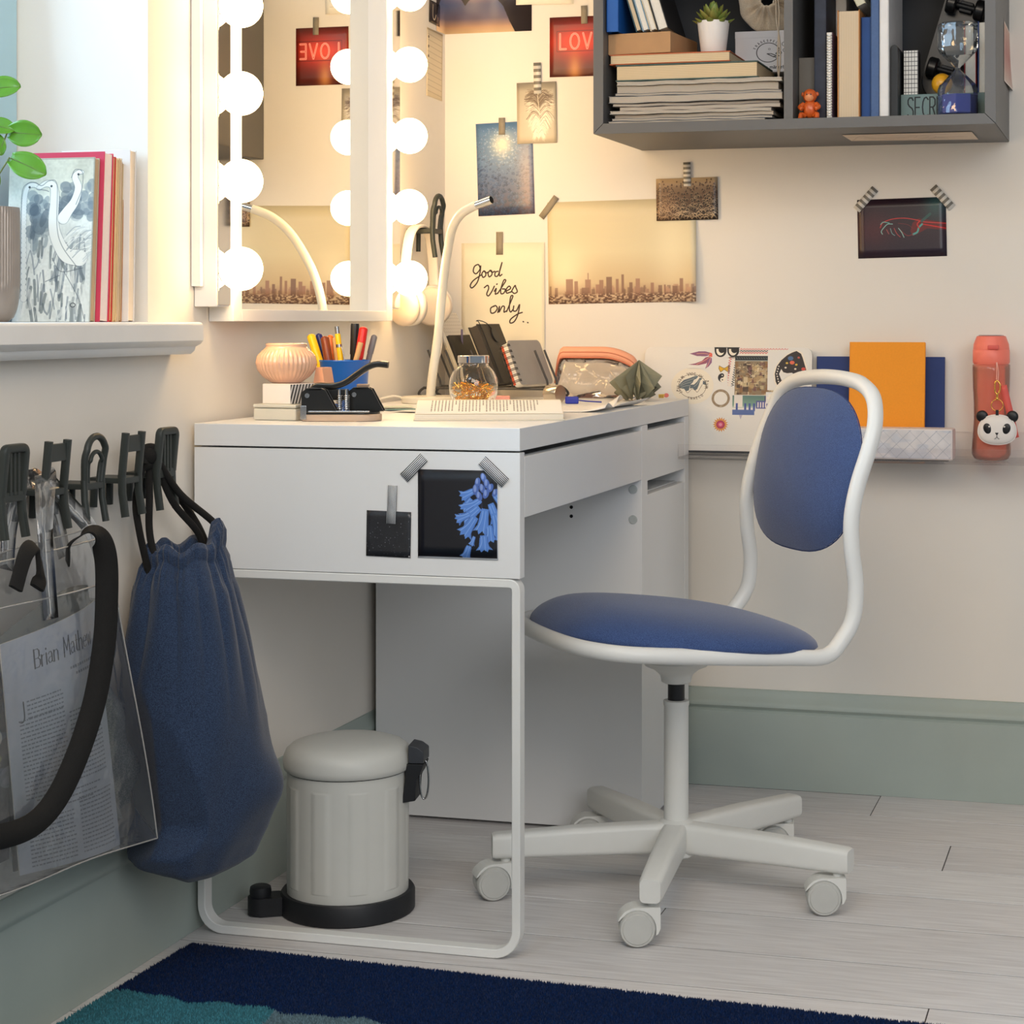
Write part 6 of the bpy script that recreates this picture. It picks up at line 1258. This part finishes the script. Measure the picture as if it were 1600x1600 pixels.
def leaf(c, ln, wd, dirv, nrm):
    c = Vector(c)-PO; d = Vector(dirv).normalized(); n = Vector(nrm).normalized(); s = d.cross(n).normalized(); n = s.cross(d)
    b = B(); b.grid(lambda u, v: c+d*(ln*(u-.5))+s*(wd*(v-.5)*(max(.0, sin(pi*min(1, (u**1.15)*.93+.06))**.5)))+n*(-.006*(2*v-1)**2*-1*.6-.010*(u-.5)**2*4*.4), 14, 9)
    o = b.build('leaf', M_leaf, wp, ang=80, thick=.0006)
    b = B(); b.tube([c+d*(ln*(u-.5))+n*(.0006-.010*(u-.5)**2*1.6) for u in (0, .3, .6, .95)], [.0009,.0007,.0005,.0002], 6); b.build('midrib', M_stem, o)
    return c-d*(ln*.5)
nv = C0-Vector((-.1,-.28,1.15)); tips = []
tips.append(leaf((-.108,-.285,1.1535), .048, .036, (1,.1,-.10), nv)); tips.append(leaf((-.103,-.285,1.110), .056, .036, (1,.1,-.45), nv+Vector((0,0,.4))))
tips.append(leaf((-.142,-.285,1.216), .050, .032, (1,.2,.10), nv+Vector((0,0,1.2)))); tips.append(leaf((-.148,-.29,1.140), .034, .026, (.6,.1,-1), nv)); tips.append(leaf((-.142,-.29,1.163), .044, .026, (1,.1,-.2), nv+Vector((0,0,1.4)))); tips.append(leaf((-.158,-.29,1.095), .038, .028, (.6,.1,-1), nv))
tips.append(leaf((-.20,-.28,1.20), .05, .036, (-1,.1,.2), nv)); tips.append(leaf((-.205,-.29,1.14), .05, .036, (-1,-.1,-.1), nv))
b = B()
for k, tpn in enumerate(tips): b.tube(smooth([Vector((-.004+.003*(k % 3), .002*(k % 2), .138)), Vector((tpn.x*.35, tpn.y*.4, lerp(.138, tpn.z, .6))), tpn], 6), .0011, 6)
b.build('stem', M_stem, wp)
b = B(); b.lathe([(.0005,.1395),(.0365,.1392)], 30, wpM := T(0,0,0), cap=False); b.build('soil', mat('dark_soil', (.14,.10,.07), .95, bump=.8, bs=120), wp)
# books leaning in the window recess
def sill_book(name, lab, xa, xb, yf, th_, h, cov, pages, tilt, front=None, cat='book', band=None):
    t = thing(name, lab, cat, ((xa+xb)/2, yf, zl+.0003), rot=(R(-tilt), 0, R(0))); hw = (xb-xa)/2
    b = B(); b.box((-hw+.0015, .002, .0018), (hw-.0010, th_-.002, h-.0018), .0005); b.build('pages', pages, t)
    for ya in (0, th_-.0018): b = B(); b.box((-hw, ya, 0), (hw, ya+.0018, h), .0006); b.build('cover', cov, t)
    b = B(); b.box((-hw, 0, 0), (-hw+.0018, th_, h), .0006); b.build('spine', cov, t)
    if front: b = B(); b.sheet(lambda a, d: Vector((-hw+2*hw*a, -.0004, h*d)), 2, 2); b.build('front_print', front, t, fixn=False)
    return t
c = Cv(280, 490, 'CDD0C4'); gq = np.random.RandomState(14); c.vgrad([(0,'CFD0C0'),(.2,'DDDFD0'),(.5,'DBE0DA'),(1,'E2E6E0')]); c.a = np.clip(c.a+c.noise(40, .05, 3)[..., None]+c.noise(6, .03, 4)[..., None], 0, 1)
for k in range(34): x = 70+gq.rand()*62; y_ = 110+gq.rand()*150; c.ell(x, y_, 8+gq.rand()*14, 10+gq.rand()*22, ['7C8B92','5E6D78','8F9BA0','4C5A66'][gq.randint(4)], gq.rand()*40, .5)
for k in range(40): x = 160+gq.rand()*120; y_ = 80+gq.rand()*100; c.ell(x, y_, 10+gq.rand()*18, 8+gq.rand()*14, ['8C999E','74838C','A7B0B0','5C6A74'][gq.randint(4)], gq.rand()*60, .5)
for k in range(150):
    x = 20+gq.rand()*250; y_ = 230+gq.rand()*240; dx = gq.uniform(-16, 16); c.line([(x, y_), (x+dx*.4, y_+20), (x+dx, y_+30+gq.rand()*50)], 2+gq.rand()*9, ['5E6A74','76828A','EEF1EA','8C9494','4E5A5E','F3F5EF','E6EAE4'][gq.randint(7)], .55, sm=4)
WHT = 'F1F3EC'
def neck(pts, w0, w1):
    P = smooth([(x, y_, 0) for x, y_ in pts], 8); n = len(P)
    for i in range(n): c.ell(P[i].x, P[i].y, lerp(w0, w1, i/n), lerp(w0, w1, i/n), '4A555C', a=.25)
    for i in range(n): c.ell(P[i].x, P[i].y, lerp(w0, w1, i/n)-1.6, lerp(w0, w1, i/n)-1.6, WHT, a=.9)
neck([(102,90),(84,80),(64,84),(54,110),(52,180),(56,290),(60,420)], 7, 12); neck([(98,88),(124,76),(146,84),(152,120),(150,190),(162,240),(195,290),(240,300)], 8, 26); neck([(240,44),(228,44),(216,58),(228,90),(218,130),(196,160),(182,180)], 6, 20)
for k in range(26): x = 185+gq.rand()*70; y_ = 225+gq.rand()*90; c.line([(x, y_), (x+24, y_-22), (x+44, y_-26)], 3, ['EEF1EA','9AA5A8','F4F6F0','C2CACA'][gq.randint(4)], .7, sm=4)
for pts in ([(48,420),(44,200),(44,100),(62,74),(86,72),(108,82),(132,68),(158,80),(162,200),(180,262),(230,325)], [(204,60),(216,36),(240,44),(240,92),(222,140)], [(92,92),(120,96),(132,100)], [(150,300),(180,340),(250,330)], [(170,350),(150,480)], [(190,340),(240,420),(260,480)], [(130,370),(175,352)]): c.line(pts, 2.2, '4A545A', .6, sm=6)
[c.ell(x, y_, 3.4, 3.4, '30363A') for x, y_ in ((68,86),(140,84),(227,50))]; c.ell(222, 440, 8, 6, '3A4044', ring=2)
c.rect(0, 0, 280, 4, '9A9A8C', .6); c.rect(276, 0, 280, 490, '8A8A7C', .6)
M_pgc = stripes('cream_page_edges', (.86,.76,.60), (.76,.66,.50), 500, 1, .5, False)
yb = -.232
def nxt(th_): 
    global yb; y = yb; yb += th_+.0012; return y
sill_book('book', 'old picture book with painted white birds on its cover, front of the sill row', -.172, -.040, nxt(.013), .013, .2260, mat('worn_cream_cover', (.72,.68,.58), .7, var=.1), M_pgc, 3.5, c.mat('bird_print', .6))
sill_book('book', 'pink cloth book peeking above the bird picture book', -.160, -.034, nxt(.024), .024, .2350, mat('raspberry_cloth', (.80,.25,.36), .7, var=.04), mat('lilac_white_pages', (.86,.82,.82), .8, var=.05, vs=200, stretch=(1,8,1)), 3.5)
M_rd = mat('scarlet_cover', (.78,.16,.14), .6)
sill_book('book', 'thin scarlet book behind the pink one on the sill', -.14, -.034, nxt(.008), .008, .2300, M_rd, M_pgc, 3)
for k, (th_, h, cc, lab) in enumerate(((.009,.2280,(.82,.70,.52),'ochre paper-bound book in the middle of the sill row'), (.007,.2290,(.87,.78,.66),'slim cream book in the sill row'), (.009,.2240,(.74,.56,.42),'brown edged worn book at the back of the sill row'))):
    sill_book('book', lab, -.13, -.033-.001*k, nxt(th_), th_, h, mat('sill_cover_%d' % k, cc, .7, var=.08), M_pgc, 2.5)
sill_book('book', 'large white book leaning on the window reveal behind the others', -.135, -.026, nxt(.018), .018, .2420, mat('white_cloth_cover', (.90,.88,.86), .6), mat('cream_block', (.90,.84,.76), .8), 1.5)

# ------------------------------------------------------------------ rug
RA = R(-2.4); RC = Vector((.033, -.082, 0)); ux, uy = Vector((cos(RA), sin(RA), 0)), Vector((-sin(RA), cos(RA), 0))
rg = thing('rug', 'thick navy rug with teal and grey blocks in front of the desk', 'rug', tuple(RC), RA)
NAVY, TEAL, GREY = srgb((.0,.115,.28)), srgb((.22,.46,.52)), srgb((.35,.45,.50))
def rcol(x, y):
    w_ = .006*sin(x*40)+.004*sin(x*91)
    if y > -.205+w_: return NAVY
    return TEAL if x < .245+.004*sin(y*70) else GREY
m = bpy.data.materials.new('rug_pile'); m.use_nodes = True; N = m.node_tree.nodes; L = m.node_tree.links; bs = N['Principled BSDF']; bs.inputs['Roughness'].default_value = .95; bs.inputs['Sheen Weight'].default_value = .04; bs.inputs['Specular IOR Level'].default_value = .1
at = N.new('ShaderNodeAttribute'); at.attribute_name = 'pile'; L.new(at.outputs['Color'], bs.inputs['Base Color'])
b = B(); b.box((0, -1.3, .0004), (2.1, 0, .010), .003); b.build('backing', mat('navy_backing', (.06,.10,.18), .95), rg)
g = np.random.RandomState(1)
def tufts(n, x0_, x1_, y0_, y1_, rad, h):
    x = x0_+(x1_-x0_)*g.rand(n); y = y0_+(y1_-y0_)*g.rand(n); a = g.rand(n)*6.283; ln = g.normal(0, .0013, (n, 2)); hh = h*(.8+.35*g.rand(n)); V = np.zeros((n, 4, 3))
    for k in range(3): V[:, k, 0] = x+rad*np.cos(a+k*2.094); V[:, k, 1] = y+rad*np.sin(a+k*2.094); V[:, k, 2] = .008
    V[:, 3, 0] = x+ln[:, 0]; V[:, 3, 1] = y+ln[:, 1]; V[:, 3, 2] = .008+hh*.75
    base = np.array([rcol(p, q) for p, q in zip(x, y)]); k = (.65+.9*g.rand(n)**2)[:, None]; return V.reshape(-1, 3), np.repeat(np.clip(base*k, 0, 1), 4, 0)
Va, Ca = tufts(210000, .0, 1.30, -.42, .0, .0021, .0085); Vb, Cb = tufts(30000, 0, 2.1, -1.3, -.42, .006, .0105); V = np.concatenate([Va, Vb]); Cc = np.concatenate([Ca, Cb]); n = len(V)//4
me = bpy.data.meshes.new('pile'); i0 = np.arange(n)*4; F = np.stack([np.stack([i0, i0+1, i0+3], 1), np.stack([i0+1, i0+2, i0+3], 1), np.stack([i0+2, i0, i0+3], 1)], 1).reshape(-1, 3)
me.vertices.add(len(V)); me.vertices.foreach_set('co', V.astype(np.float32).ravel()); me.loops.add(F.size); me.loops.foreach_set('vertex_index', F.astype(np.int32).ravel()); me.polygons.add(len(F)); me.polygons.foreach_set('loop_start', (np.arange(len(F))*3).astype(np.int32)); me.update()
ca = me.color_attributes.new('pile', 'FLOAT_COLOR', 'POINT'); ca.data.foreach_set('color', np.concatenate([Cc, np.ones((len(Cc), 1))], 1).astype(np.float32).ravel()); me.materials.append(m)
pl = bpy.data.objects.new('pile', me); COL.objects.link(pl); pl.parent = rg; pl['kind'] = 'stuff'
